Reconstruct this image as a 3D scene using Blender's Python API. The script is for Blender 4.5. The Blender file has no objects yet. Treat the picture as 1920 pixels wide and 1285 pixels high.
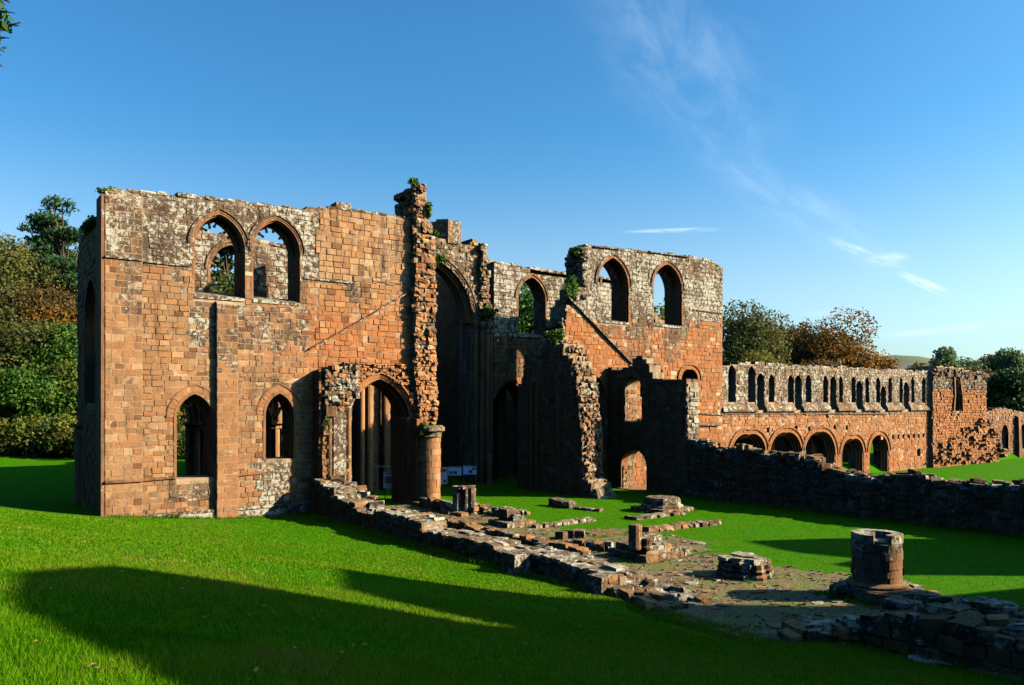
import bpy, bmesh, math, random
import numpy as np
from mathutils import Vector, Matrix, noise
from mathutils.geometry import tessellate_polygon

SC = bpy.context.scene
COL = SC.collection
RND = random.Random(7)
PI = math.pi

# ---------------------------------------------------------------- camera
# world: +X = along the transepts (south), +Y = up the nave (east), z = 0 at the nave floor
FWD = Vector((0.59647, 0.80263, 0)); RIGHT = Vector((0.80263, -0.59647, 0))
CAM = Vector((0, 0, 5.8))
cam_data = bpy.data.cameras.new('camera'); cam = bpy.data.objects.new('camera', cam_data); COL.objects.link(cam)
cam.location = CAM
cam.rotation_euler = (PI/2, 0, -math.atan2(FWD.x, FWD.y))
cam_data.sensor_width = 36; cam_data.lens = 36*1464/1920
cam_data.shift_y = 117.5/1920
cam_data.clip_start = 0.1; cam_data.clip_end = 6000
SC.camera = cam

# ---------------------------------------------------------------- sun, sky, exposure
SUN_EL = math.radians(27.0)
SUN_H = (RIGHT*0.9994 - FWD*0.035).normalized()
SUN_DIR = Vector((SUN_H.x*math.cos(SUN_EL), SUN_H.y*math.cos(SUN_EL), math.sin(SUN_EL)))
sun_data = bpy.data.lights.new('sun', 'SUN'); sun = bpy.data.objects.new('sun', sun_data); COL.objects.link(sun)
sun_data.energy = 5.0; sun_data.angle = math.radians(0.53); sun_data.color = (1.0, 0.83, 0.59)
sun.rotation_euler = SUN_DIR.to_track_quat('Z', 'Y').to_euler()
sun.location = (60, -60, 60)
SC.view_settings.view_transform = 'Standard'; SC.view_settings.look = 'None'
SC.view_settings.gamma = 1.0; SC.view_settings.use_curve_mapping = False
SC.view_settings.exposure = 1.5
try:
    SC.cycles.max_bounces = 5; SC.cycles.diffuse_bounces = 0; SC.cycles.transparent_max_bounces = 4
    SC.cycles.use_adaptive_sampling = True
except Exception: pass

class NT:
    """small helper to write node trees"""
    def __init__(s, tree): s.t = tree; s.n = tree.nodes; s.l = tree.links
    def new(s, kind, **kw):
        nd = s.n.new(kind)
        for k, v in kw.items(): setattr(nd, k, v)
        return nd
    def put(s, sock, v):
        if v is None: return
        if isinstance(v, bpy.types.NodeSocket): s.l.new(v, sock)
        elif isinstance(v, (tuple, list)) and sock.type == 'RGBA' and len(v) == 3: sock.default_value = (*v, 1)
        else: sock.default_value = v
    def m(s, op, a, b=None, c=None, clamp=False):
        nd = s.new('ShaderNodeMath', operation=op, use_clamp=clamp)
        s.put(nd.inputs[0], a); s.put(nd.inputs[1], b); s.put(nd.inputs[2], c)
        return nd.outputs[0]
    def vm(s, op, a, b=None):
        nd = s.new('ShaderNodeVectorMath', operation=op)
        s.put(nd.inputs[0], a); s.put(nd.inputs[1], b)
        return nd.outputs['Value'] if op in ('DOT_PRODUCT', 'LENGTH') else nd.outputs[0]
    def scale(s, v, k):
        nd = s.new('ShaderNodeVectorMath', operation='MULTIPLY'); s.put(nd.inputs[0], v); nd.inputs[1].default_value = k
        return nd.outputs[0]
    def step(s, x, a, b):
        nd = s.new('ShaderNodeMapRange', interpolation_type='SMOOTHSTEP')
        s.put(nd.inputs[0], x); nd.inputs[1].default_value = a; nd.inputs[2].default_value = b
        return nd.outputs[0]
    def mix(s, f, a, b, mode='MIX'):
        nd = s.new('ShaderNodeMix', data_type='RGBA', blend_type=mode)
        s.put(nd.inputs[0], f); s.put(nd.inputs[6], a); s.put(nd.inputs[7], b)
        return nd.outputs[2]
    def noise(s, v, sc, det=5, rough=.6, dist=0):
        nd = s.new('ShaderNodeTexNoise'); s.put(nd.inputs['Vector'], v)
        nd.inputs['Scale'].default_value = sc; nd.inputs['Detail'].default_value = det
        nd.inputs['Roughness'].default_value = rough; nd.inputs['Distortion'].default_value = dist
        return nd.outputs[0]
    def voro(s, v, sc, out=0, feature='F1'):
        nd = s.new('ShaderNodeTexVoronoi', feature=feature); s.put(nd.inputs['Vector'], v); nd.inputs['Scale'].default_value = sc
        return nd.outputs[out]
    def ramp(s, f, stops):
        nd = s.new('ShaderNodeValToRGB'); s.put(nd.inputs[0], f); e = nd.color_ramp.elements
        while len(e) > 1: e.remove(e[0])
        e[0].position = stops[0][0]; e[0].color = (*stops[0][1], 1)
        for p, c in stops[1:]:
            k = e.new(p); k.color = (*c, 1)
        return nd.outputs[0]

world = bpy.data.worlds.new('World'); SC.world = world; world.use_nodes = True
W = NT(world.node_tree); W.n.clear()
sky_t = W.new('ShaderNodeTexSky', sky_type='NISHITA', sun_disc=False)
sky_t.sun_elevation = SUN_EL; sky_t.sun_rotation = math.atan2(SUN_H.x, SUN_H.y)
sky_t.air_density = 1.0; sky_t.dust_density = 1.3; sky_t.ozone_density = 2.0; sky_t.altitude = 50
hsv = W.new('ShaderNodeHueSaturation'); hsv.inputs['Saturation'].default_value = 1.25; hsv.inputs['Value'].default_value = 0.95
W.l.new(sky_t.outputs[0], hsv.inputs['Color'])
sky_col = W.mix(1.0, hsv.outputs[0], (0.68, 1.21, 1.34), 'MULTIPLY')
dirv = W.vm('NORMALIZE', W.new('ShaderNodeTexCoord').outputs['Generated'])
UP = Vector((0, 0, 1))
def sky_dir(a, e):   # bearing and height as tangents from the view axis
    return (FWD + RIGHT*a + UP*e).normalized()
def streak(p, q, width, fade, strength, grain, gx):
    """a cirrus streak along the great circle from direction p to direction q"""
    n = p.cross(q).normalized(); tl = (q-p).normalized(); L = (q-p).length; mid = (p+q)*.5
    across = W.vm('DOT_PRODUCT', dirv, tuple(n)); along = W.m('SUBTRACT', W.vm('DOT_PRODUCT', dirv, tuple(tl)), mid.dot(tl))
    comb = W.new('ShaderNodeCombineXYZ'); W.put(comb.inputs[0], W.m('MULTIPLY', along, gx)); W.put(comb.inputs[1], W.m('MULTIPLY', across, grain))
    nz = W.noise(comb.outputs[0], 1.0, 7, .62, .6)
    wob = W.m('MULTIPLY', W.m('SUBTRACT', W.noise(comb.outputs[0], .35, 3), .5), width*1.6)
    g = W.m('DIVIDE', W.m('ABSOLUTE', W.m('ADD', across, wob)), width)
    body = W.m('SUBTRACT', 1.0, W.step(g, 0.0, 1.0))
    ends = W.m('SUBTRACT', 1.0, W.step(W.m('ABSOLUTE', along), L*.5*(1-fade), L*.5))
    return W.m('MULTIPLY', W.m('MULTIPLY', body, ends), W.m('MULTIPLY', W.step(nz, .3, .75), strength))
S = [streak(sky_dir(.06, .62), sky_dir(.36, .27), .085, .85, .13, 22, 12),
     streak(sky_dir(.20, .35), sky_dir(.54, .15), .034, .7, .13, 45, 12),
     streak(sky_dir(.40, .215), sky_dir(.47, .187), .006, .8, .45, 160, 22),
     streak(sky_dir(.445, .188), sky_dir(.520, .184), .009, .8, .5, 90, 22),
     streak(sky_dir(.490, .172), sky_dir(.566, .138), .006, .7, .8, 160, 22),
     streak(sky_dir(.13, .222), sky_dir(.285, .2255), .003, .8, .7, 200, 16),
     streak(sky_dir(.46, .088), sky_dir(.68, .106), .005, .6, .4, 120, 14),
     streak(sky_dir(.36, .118), sky_dir(.47, .116), .005, .7, .2, 120, 16)]
tot = S[0]
for q in S[1:]: tot = W.m('ADD', tot, q, clamp=True)
CLOUD = (7.4, 8.6, 9.2)
sepd = W.new('ShaderNodeSeparateXYZ'); W.l.new(dirv, sepd.inputs[0])
pale = W.new('ShaderNodeHueSaturation'); pale.inputs['Saturation'].default_value = .50; pale.inputs['Value'].default_value = .97; W.l.new(sky_col, pale.inputs['Color'])
low = W.m('MULTIPLY', W.m('SUBTRACT', 1.0, W.step(sepd.outputs[2], .0, .34)), .85)     # milky air near the horizon, all round
sky_col = W.mix(low, sky_col, pale.outputs[0])
fin = W.mix(tot, sky_col, CLOUD)
bg = W.new('ShaderNodeBackground'); W.put(bg.inputs[0], fin); bg.inputs[1].default_value = 0.058
wo = W.new('ShaderNodeOutputWorld'); W.l.new(bg.outputs[0], wo.inputs[0])

# ---------------------------------------------------------------- materials
def material(name):
    m = bpy.data.materials.new(name); m.use_nodes = True; t = NT(m.node_tree); t.n.clear()
    out = t.new('ShaderNodeOutputMaterial'); b = t.new('ShaderNodeBsdfPrincipled'); t.l.new(b.outputs[0], out.inputs[0])
    b.inputs['Roughness'].default_value = .92; b.inputs['Specular IOR Level'].default_value = .15
    return m, t, b, out
def bump(t, b, h, strength, dist):
    n = t.new('ShaderNodeBump'); n.inputs['Strength'].default_value = strength; n.inputs['Distance'].default_value = dist
    t.l.new(h, n.inputs['Height']); t.l.new(n.outputs[0], b.inputs['Normal'])

def sandstone(name, mortar=False):
    """stone attribute: R = tone of the block, G = lichen cover, B = 0 tan .. 1 red, A = moss"""
    m, t, b, out = material(name)
    at = t.new('ShaderNodeAttribute', attribute_name='stone'); sp = t.new('ShaderNodeSeparateColor'); t.l.new(at.outputs['Color'], sp.inputs[0])
    R, G, B, A = sp.outputs[0], sp.outputs[1], sp.outputs[2], at.outputs['Alpha']
    geo = t.new('ShaderNodeNewGeometry'); P = geo.outputs['Position']
    n1 = t.noise(P, 1.1, 6, .65); n2 = t.noise(P, 6.5, 8, .7); n3 = t.noise(P, 34, 4, .7)
    tan = t.ramp(R, [(0, (.12, .060, .026)), (.3, (.205, .108, .050)), (.6, (.270, .147, .068)), (.85, (.34, .21, .11)), (1, (.43, .34, .21))])
    red = t.ramp(R, [(0, (.16, .048, .018)), (.3, (.265, .090, .030)), (.65, (.345, .130, .043)), (.88, (.41, .19, .075)), (1, (.46, .34, .21))])
    base = t.mix(B, tan, red)
    if mortar: base = t.mix(.6, base, (.40, .32, .22))
    v = t.m('ADD', t.m('MULTIPLY', n2, .75), t.m('MULTIPLY', n1, .55)); v = t.m('ADD', v, .38)
    comb = t.new('ShaderNodeCombineColor')
    for k in range(3): t.l.new(v, comb.inputs[k])
    base = t.mix(1.0, base, comb.outputs[0], 'MULTIPLY')
    # rain-washed dark crust, runs downwards
    streaks = t.noise(t.scale(P, (1.6, 1.6, .28)), 1.3, 6, .7)
    wet = t.step(t.m('ADD', t.m('MULTIPLY', G, 1.05), t.m('MULTIPLY', t.m('SUBTRACT', streaks, .5), 1.5)), .22, .62)
    base = t.mix(t.m('MULTIPLY', wet, .88), base, (.042, .030, .022))
    bleach = t.m('MULTIPLY', t.step(t.noise(P, .42, 8, .72), .52, .70), t.m('SUBTRACT', .38, t.m('MULTIPLY', B, .3)))
    base = t.mix(bleach, base, (.36, .27, .175))
    grey = t.m('MULTIPLY', t.step(t.noise(t.scale(P, (1, 1, .5)), 1.7, 8, .75), .50, .64), .48)
    base = t.mix(grey, base, (.15, .105, .065))
    run = t.step(t.noise(t.scale(P, (1.1, 1.1, .16)), 1.5, 7, .74), .53, .68)
    base = t.mix(t.m('MULTIPLY', run, .62), base, (.085, .052, .032))
    # general soot patches
    soot = t.step(t.noise(P, .55, 7, .72), .56, .72)
    base = t.mix(t.m('MULTIPLY', soot, .6), base, (.075, .045, .026))
    # crusty white lichen: patches and spots
    l1 = t.noise(P, 4.2, 9, .76); l0 = t.noise(P, .8, 4, .6); l2 = t.voro(P, 7.5); l3 = t.voro(P, 17)
    th = t.m('ADD', t.m('MULTIPLY', t.m('SUBTRACT', G, .62), .34), t.m('MULTIPLY', t.m('SUBTRACT', l0, .5), .34))
    patch = t.step(t.m('ADD', l1, th), .500, .575)
    spots = t.m('MULTIPLY', t.step(t.m('ADD', t.m('MULTIPLY', l2, -1.0), t.m('MULTIPLY', G, .30)), -.05, .04), t.step(n1, .45, .58))
    spots2 = t.m('MULTIPLY', t.step(t.m('ADD', t.m('MULTIPLY', l3, -1.0), t.m('MULTIPLY', G, .40)), -.06, .06), t.step(l1, .42, .55))
    lich = t.m('MULTIPLY', t.m('MAXIMUM', patch, t.m('MAXIMUM', spots, spots2)), t.step(G, .06, .30))
    lcol = t.mix(n3, (.27, .26, .20), (.52, .50, .42))
    base = t.mix(t.m('MULTIPLY', lich, .9), base, lcol)
    yel = t.m('MULTIPLY', t.step(t.noise(P, 1.9, 8, .7), .62, .70), t.m('ADD', t.m('MULTIPLY', G, .5), .12))
    base = t.mix(yel, base, (.27, .21, .05))
    nz = t.new('ShaderNodeSeparateXYZ'); t.l.new(geo.outputs['Normal'], nz.inputs[0])
    mossf = t.m('MULTIPLY', t.step(t.m('ADD', nz.outputs[2], t.m('MULTIPLY', t.m('SUBTRACT', n2, .5), 1.6)), .35, .9), A)
    base = t.mix(mossf, base, t.mix(n3, (.035, .045, .012), (.10, .105, .03)))
    t.l.new(base, b.inputs['Base Color'])
    h = t.m('ADD', t.m('MULTIPLY', n2, .7), t.m('MULTIPLY', n3, .35))
    bump(t, b, h, .8, .05)
    return m
M_STONE = sandstone('weathered_sandstone'); M_MORTAR = sandstone('lime_mortar_core', True)

def foliage(name, cols, trans=.35):
    if 'grass' not in name: cols = [tuple(min(.4, (1.3 if name in ('green_leaves', 'pine_needles', 'ivy_leaves') else 1.4)*x) for x in c) for c in cols]
    m, t, b, out = material(name)
    at = t.new('ShaderNodeAttribute', attribute_name='leaf'); sp = t.new('ShaderNodeSeparateColor'); t.l.new(at.outputs['Color'], sp.inputs[0])
    k = len(cols)-1
    c = t.ramp(sp.outputs[0], [(i/k, cc) for i, cc in enumerate(cols)])
    t.l.new(c, b.inputs['Base Color']); b.inputs['Roughness'].default_value = .6; b.inputs['Specular IOR Level'].default_value = .03 if 'grass' in name else .15
    tr = t.new('ShaderNodeBsdfTranslucent'); t.l.new(c, tr.inputs[0])
    mx = t.new('ShaderNodeMixShader'); mx.inputs[0].default_value = trans
    t.l.new(b.outputs[0], mx.inputs[1]); t.l.new(tr.outputs[0], mx.inputs[2]); t.l.new(mx.outputs[0], out.inputs[0])
    return m
F_GREEN = foliage('green_leaves', [(.012, .045, .006), (.03, .085, .010), (.055, .12, .014), (.09, .13, .018)])
F_PINE = foliage('pine_needles', [(.008, .028, .008), (.015, .045, .012), (.025, .062, .016), (.045, .085, .022)], .15)
F_YELLOW = foliage('yellowing_leaves', [(.03, .065, .010), (.075, .105, .014), (.12, .115, .015), (.17, .115, .018)])
F_ORANGE = foliage('rusty_autumn_leaves', [(.05, .05, .010), (.11, .065, .010), (.16, .068, .010), (.20, .085, .014)])
F_BROWN = foliage('brown_autumn_leaves', [(.025, .032, .010), (.055, .045, .014), (.09, .052, .015), (.12, .07, .02)])
F_OLIVE = foliage('olive_leaves', [(.025, .040, .010), (.055, .068, .016), (.085, .085, .02), (.11, .085, .025)])
F_PALE = foliage('pale_green_leaves', [(.035, .075, .025), (.06, .11, .035), (.09, .14, .045), (.11, .15, .05)])
F_IVY = foliage('ivy_leaves', [(.012, .05, .006), (.03, .09, .010), (.06, .13, .014), (.10, .16, .02)], .25)
def plain(name, col, rough=.8, spec=.2, nscale=None, var=.3):
    m, t, b, out = material(name); b.inputs['Roughness'].default_value = rough; b.inputs['Specular IOR Level'].default_value = spec
    if nscale:
        n = t.noise(t.new('ShaderNodeNewGeometry').outputs['Position'], nscale, 6, .65)
        t.l.new(t.mix(n, tuple(c*(1-var) for c in col), tuple(min(1, c*(1+var)) for c in col)), b.inputs['Base Color'])
        bump(t, b, n, .5, .02)
    else: b.inputs['Base Color'].default_value = (*col, 1)
    return m
M_BARK = plain('bark', (.07, .05, .035), .9, .1, 9, .5)
M_PANEL = plain('printed_panel_white', (.62, .66, .72), .35, .4)
M_PHOTO = plain('printed_photo_dark', (.035, .04, .05), .35, .4)
M_TEXT = plain('printed_text_grey', (.30, .31, .34), .35, .4)
M_STEEL = plain('galvanised_steel', (.45, .46, .48), .4, .5, 20, .15)
M_DARKPOST = plain('dark_painted_post', (.03, .03, .032), .5, .3, 20, .2)
M_DRYLEAF = plain('dry_leaf', (.33, .19, .08), .8, .2, 30, .5)

# ---------------------------------------------------------------- objects
WLOC = {}
def put_props(o, label=None, cat=None, group=None, kind=None):
    if label: o['label'] = label
    if cat: o['category'] = cat
    if group: o['group'] = group
    if kind: o['kind'] = kind
    return o
def thing(name, loc, label, cat, group=None):
    o = bpy.data.objects.new(name, None); COL.objects.link(o); o.location = loc; o.empty_display_size = .3
    WLOC[o] = Vector(loc)
    return put_props(o, label, cat, group)
def link_mesh(name, me, parent, centre):
    o = bpy.data.objects.new(name, me); COL.objects.link(o); c = Vector(centre)
    if parent is not None:
        o.parent = parent; o.location = c - WLOC[parent]
    else: o.location = c
    WLOC[o] = c
    return o
class MB:
    def __init__(s): s.v = []; s.f = []; s.c = []
    def add(s, vs, fs, col=(.5, 0, 0, 0)):
        k = len(s.v); s.v.extend(vs); s.f.extend([tuple(i+k for i in f) for f in fs]); s.c.extend([col]*len(vs))
    def build(s, name, mat, parent=None, smooth=False, attr='stone', kind=None, centre=None, fix=False):
        a = np.array(s.v, dtype=np.float32).reshape(-1, 3)
        if centre is None:
            lo, hi = a.min(0), a.max(0); centre = ((lo[0]+hi[0])/2, (lo[1]+hi[1])/2, lo[2])
        a = a - np.array(centre, dtype=np.float32)
        me = bpy.data.meshes.new(name); me.from_pydata([tuple(p) for p in a.tolist()], [], s.f)
        at = me.attributes.new(attr, 'FLOAT_COLOR', 'POINT'); at.data.foreach_set('color', np.array(s.c, dtype=np.float32).ravel())
        if smooth: me.polygons.foreach_set('use_smooth', np.ones(len(me.polygons), dtype=bool))
        if fix:
            bm = bmesh.new(); bm.from_mesh(me); bmesh.ops.recalc_face_normals(bm, faces=bm.faces); bm.to_mesh(me); bm.free()
        me.materials.append(mat); me.update()
        o = link_mesh(name, me, parent, centre)
        if kind: o['kind'] = kind
        return o
BOXF = [(0, 3, 2, 1), (4, 5, 6, 7), (0, 1, 5, 4), (1, 2, 6, 5), (2, 3, 7, 6), (3, 0, 4, 7)]
def hexa(mb, p, col): mb.add(p, BOXF, col)     # p: 4 points of one end, 4 of the other
def box(mb, x0, x1, y0, y1, z0, z1, col=(.5, 0, 0, 0)):
    hexa(mb, [(x0, y0, z0), (x1, y0, z0), (x1, y1, z0), (x0, y1, z0), (x0, y0, z1), (x1, y0, z1), (x1, y1, z1), (x0, y1, z1)], col)

# frames: (u, z, d) -> world; d grows out of the wall face
def west(Y): return lambda u, z, d: (u, Y-d, z)
def east(Y): return lambda u, z, d: (u, Y+d, z)
def north(X): return lambda u, z, d: (X-d, u, z)
def south(X): return lambda u, z, d: (X+d, u, z)

# lumpy block: 3x3x3 lattice surface pulled towards an ellipsoid
_L = [(i, j, k) for i in (-1, 0, 1) for j in (-1, 0, 1) for k in (-1, 0, 1) if (i, j, k) != (0, 0, 0)]
_LI = {p: n for n, p in enumerate(_L)}
_LF = []
for ax in range(3):
    for sgn in (-1, 1):
        for a in (-1, 0):
            for b2 in (-1, 0):
                q = []
                for da, db in ((0, 0), (1, 0), (1, 1), (0, 1)):
                    p = [0, 0, 0]; p[ax] = sgn; p[(ax+1) % 3] = a+da; p[(ax+2) % 3] = b2+db; q.append(_LI[tuple(p)])
                _LF.append(tuple(q if sgn > 0 else q[::-1]))
def rock_geo(c, s, rot=0.0, rnd=RND, roundness=.3, jit=.12, tilt=0.0):
    vs = []; cr, sr = math.cos(rot), math.sin(rot); tx = rnd.uniform(-tilt, tilt); ty = rnd.uniform(-tilt, tilt)
    for p in _L:
        v = Vector(p); l = v.length; v = v.lerp(v/l, roundness)
        x = (v.x+rnd.uniform(-jit, jit))*s[0]*.5; y = (v.y+rnd.uniform(-jit, jit))*s[1]*.5; z = (v.z+rnd.uniform(-jit, jit))*s[2]*.5
        z += x*tx+y*ty
        vs.append((c[0]+x*cr-y*sr, c[1]+x*sr+y*cr, c[2]+z))
    return vs, _LF

# ---- pools of stones: the largest in view become parts, the rest one stuff part
class Pool:
    def __init__(s, limit=300): s.items = {}; s.limit = limit
    def add(s, part, vs, fs, col, name='stone'):
        a = np.array(vs); c = a.mean(0); ext = a.max(0)-a.min(0)
        e = sorted(ext)[1:]; d = c-np.array(CAM); dep = d[0]*FWD.x+d[1]*FWD.y
        s.items.setdefault(name, []).append((e[0]*e[1]/max(dep, 2)**2, part, vs, fs, col))
    def flush(s, root, limits=None):
        for name, it in s.items.items():
            lim = (limits or {}).get(name, s.limit)
            it.sort(key=lambda q: -q[0])
            for sc, part, vs, fs, col in it[:lim]:
                mb = MB(); mb.add(vs, fs, col); mb.build(name, M_STONE, part or root)
            if len(it) > lim:
                mb = MB()
                for sc, part, vs, fs, col in it[lim:]: mb.add(vs, fs, col)
                mb.build(name+'work', M_STONE, root, kind='stuff')
        s.items = {}

def scan(poly, z):
    xs = []
    n = len(poly)
    for i in range(n):
        (u0, z0), (u1, z1) = poly[i], poly[(i+1) % n]
        if (z0 <= z < z1) or (z1 <= z < z0): xs.append(u0+(z-z0)/(z1-z0)*(u1-u0))
    xs.sort()
    return [(xs[i], xs[i+1]) for i in range(0, len(xs)-1, 2)]
def cut(iv, holes):
    for a, b in holes:
        out = []
        for p, q in iv:
            if b <= p or a >= q: out.append((p, q)); continue
            if a > p: out.append((p, a))
            if b < q: out.append((b, q))
        iv = out
    return iv
def meet(A, B):
    return [(max(a, c), min(b, d)) for a, b in A for c, d in B if min(b, d)-max(a, c) > .02]

def ragged(pts, step=.45, amp=.12, seed=1):
    """stair-step a broken edge into block-sized steps"""
    r = random.Random(seed); out = [pts[0]]
    for (u0, z0), (u1, z1) in zip(pts, pts[1:]):
        n = max(1, int(math.hypot(u1-u0, z1-z0)/step)); pu, pz = u0, z0
        for i in range(1, n+1):
            t = i/n; u = u0+(u1-u0)*t; z = z0+(z1-z0)*t
            if i < n: u += r.uniform(-amp, amp); z += r.uniform(-amp, amp)
            if r.random() < .5: out.append((u, pz))
            else: out.append((pu, z))
            out.append((u, z)); pu, pz = u, z
    return out

def pointed(u0, u1, z0, zs, za, n=9):
    """outline of an opening: sill z0, springing zs, apex za (counter-clockwise from lower left)"""
    a = (u1-u0)/2; h = za-zs; Rr = (a*a+h*h)/(2*a); mid = (u0+u1)/2
    left = []
    c = u0+Rr; a0 = PI; a1 = math.atan2(h, mid-c)
    for i in range(n+1):
        an = a0+(a1-a0)*i/n; left.append((c+Rr*math.cos(an), zs+Rr*math.sin(an)))
    right = [(2*mid-u, z) for u, z in reversed(left[:-1])]
    return [(u0, z0)]+left+right+[(u1, z0)]

def core(name, frame, outline, holes, thick, parent, col, colfn=None, mat=None, d0=0.0):
    loops = [outline]+list(holes)
    tri = tessellate_polygon([[Vector((u, z, 0)) for u, z in L] for L in loops])
    flat = [p for L in loops for p in L]; n = len(flat)
    mb = MB(); vs = [frame(u, z, d0) for u, z in flat]+[frame(u, z, d0-thick) for u, z in flat]
    fs = [tuple(t) for t in tri]+[tuple(i+n for i in reversed(t)) for t in tri]
    k = 0
    for L in loops:
        m = len(L)
        for i in range(m): fs.append((k+i, k+(i+1) % m, n+k+(i+1) % m, n+k+i))
        k += m
    mb.add(vs, fs, col)
    if colfn: mb.c = [(*colfn(u, z)[:4],) for u, z in flat]*2
    return mb.build(name, mat or M_MORTAR, parent, fix=True)

def masonry(pool, part, frame, outline, holes, colfn, course=(.24, .36), length=(.34, .78), proud=(.02, .05), jit=.008, drop=0.0, joint=.014, seed=3, deep=.10, bev=.012, lumpy=False):
    r = random.Random(seed); e0, e1 = frame(0, 0, 0), frame(1, 0, 0); alongx = abs(e1[0]-e0[0]) > .5
    zs = [z for u, z in outline]; z = min(zs); top = max(zs)
    while z < top-.08:
        h = r.uniform(*course); z1 = min(z+h, top)
        iv = None
        for zz in (z+.012, (z+z1)/2, z1-.012):
            v = scan(outline, zz); hs = [s for H in holes for s in scan(H, zz)]
            v = cut(v, hs); iv = v if iv is None else meet(iv, v)
        for a, b in iv:
            u = a; first = True
            while b-u > .06:
                l = r.uniform(*length)*(r.uniform(.5, 1) if first else 1); first = False
                if b-u-l < .2: l = b-u
                if r.random() >= drop:
                    g = joint/2; p = r.uniform(*proud)
                    c = colfn(u+l/2, (z+z1)/2, r)
                    if lumpy:      # broken, water-worn core stone instead of a dressed block
                        cw = frame(u+l/2, (z+z1)/2, p-.14); k = r.uniform(.92, 1.1)
                        vs, fs = rock_geo(cw, (l*k, .46, (z1-z)*k) if alongx else (.46, l*k, (z1-z)*k), r.uniform(-.12, .12), r, .30, .15, .12)
                        pool.add(part, vs, fs, c); u += l; continue
                    J = lambda: r.uniform(-jit, jit)
                    A = [(u+g+J(), z+g+J()), (u+l-g+J(), z+g+J()), (u+l-g+J(), z1-g+J()), (u+g+J(), z1-g+J())]
                    ins = [(bev, bev), (-bev, bev), (-bev, -bev), (bev, -bev)]
                    vs = [frame(x, y, -deep) for x, y in A]+[frame(x+q[0], y+q[1], p+J()*1.5) for (x, y), q in zip(A, ins)]
                    pool.add(part, vs, BOXF, c)
                u += l
        z = z1

def band(mb, frame, path, r0, r1, d0, d1, col):
    """square moulding swept along an arch path, offset r0..r1 outwards, depth d0..d1"""
    n = len(path); vs = []
    for i, (u, z) in enumerate(path):
        a = path[max(0, i-1)]; b = path[min(n-1, i+1)]
        du, dz = b[0]-a[0], b[1]-a[1]; l = math.hypot(du, dz) or 1; nu, nz = -dz/l, du/l
        k = 1.0
        if 0 < i < n-1:
            e = math.hypot(u-a[0], z-a[1]) or 1
            dd = (u-a[0])/e*du/l+(z-a[1])/e*dz/l
            k = 1/max(.5, dd)
        for rr, d in ((r0, d0), (r1, d0), (r1, d1), (r0, d1)): vs.append(frame(u+nu*rr*k, z+nz*rr*k, d))
    fs = []
    for i in range(n-1):
        for j in range(4): fs.append((4*i+j, 4*i+(j+1) % 4, 4*i+4+(j+1) % 4, 4*i+4+j))
    fs += [(3, 2, 1, 0), (4*n-4, 4*n-3, 4*n-2, 4*n-1)]
    mb.add(vs, fs, col)
def resample(path, n):
    d = [0]
    for a, b in zip(path, path[1:]): d.append(d[-1]+math.hypot(b[0]-a[0], b[1]-a[1]))
    out = []; j = 0
    for i in range(n+1):
        s = d[-1]*i/n
        while j < len(d)-2 and d[j+1] < s: j += 1
        t = (s-d[j])/((d[j+1]-d[j]) or 1); out.append((path[j][0]+(path[j+1][0]-path[j][0])*t, path[j][1]+(path[j+1][1]-path[j][1])*t))
    return out
def voussoirs(pool, part, frame, path, n, r0, r1, d0, d1, colfn, r):
    q = resample(path, n*2)
    for i in range(n):
        tmp = MB(); a, m, b = q[2*i], q[2*i+1], q[2*i+2]
        e = .03
        a2 = (a[0]+(m[0]-a[0])*e, a[1]+(m[1]-a[1])*e); b2 = (b[0]+(m[0]-b[0])*e, b[1]+(m[1]-b[1])*e)
        band(tmp, frame, [a2, m, b2], r0, r1+r.uniform(-.03, .03), d0, d1+r.uniform(-.012, .012), (0, 0, 0, 0))
        pool.add(part, tmp.v, tmp.f, colfn(m[0], m[1], r), 'voussoir')
def arch_of(op): return op[1:-1]

def cylinder(mb, c, r, z0, z1, n=12, col=(.5, 0, 0, 0), r1=None):
    r1 = r if r1 is None else r1; vs = []
    for z, rr in ((z0, r), (z1, r1)):
        for i in range(n): vs.append((c[0]+rr*math.cos(2*PI*i/n), c[1]+rr*math.sin(2*PI*i/n), z))
    fs = [(i, (i+1) % n, n+(i+1) % n, n+i) for i in range(n)]+[tuple(range(n-1, -1, -1)), tuple(range(n, 2*n))]
    mb.add(vs, fs, col)
def lathe(mb, c, prof, n=16, col=(.5, 0, 0, 0)):
    vs = []
    for rr, z in prof:
        for i in range(n): vs.append((c[0]+rr*math.cos(2*PI*i/n), c[1]+rr*math.sin(2*PI*i/n), z))
    fs = []
    for k in range(len(prof)-1):
        for i in range(n): fs.append((k*n+i, k*n+(i+1) % n, (k+1)*n+(i+1) % n, (k+1)*n+i))
    fs += [tuple(range(n-1, -1, -1)), tuple(range((len(prof)-1)*n, len(prof)*n))]
    mb.add(vs, fs, col)
def tube(mb, pts, radii, n=6, col=(.5, 0, 0, 0)):
    vs = []; m = len(pts)
    for i, p in enumerate(pts):
        p = Vector(p); d = (Vector(pts[min(m-1, i+1)])-Vector(pts[max(0, i-1)])).normalized()
        a = d.orthogonal().normalized(); b = d.cross(a)
        for k in range(n): vs.append(tuple(p+(a*math.cos(2*PI*k/n)+b*math.sin(2*PI*k/n))*radii[i]))
    fs = [(i*n+k, i*n+(k+1) % n, (i+1)*n+(k+1) % n, (i+1)*n+k) for i in range(m-1) for k in range(n)]
    fs += [tuple(range(n-1, -1, -1)), tuple(range((m-1)*n, m*n))]
    mb.add(vs, fs, col)
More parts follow.
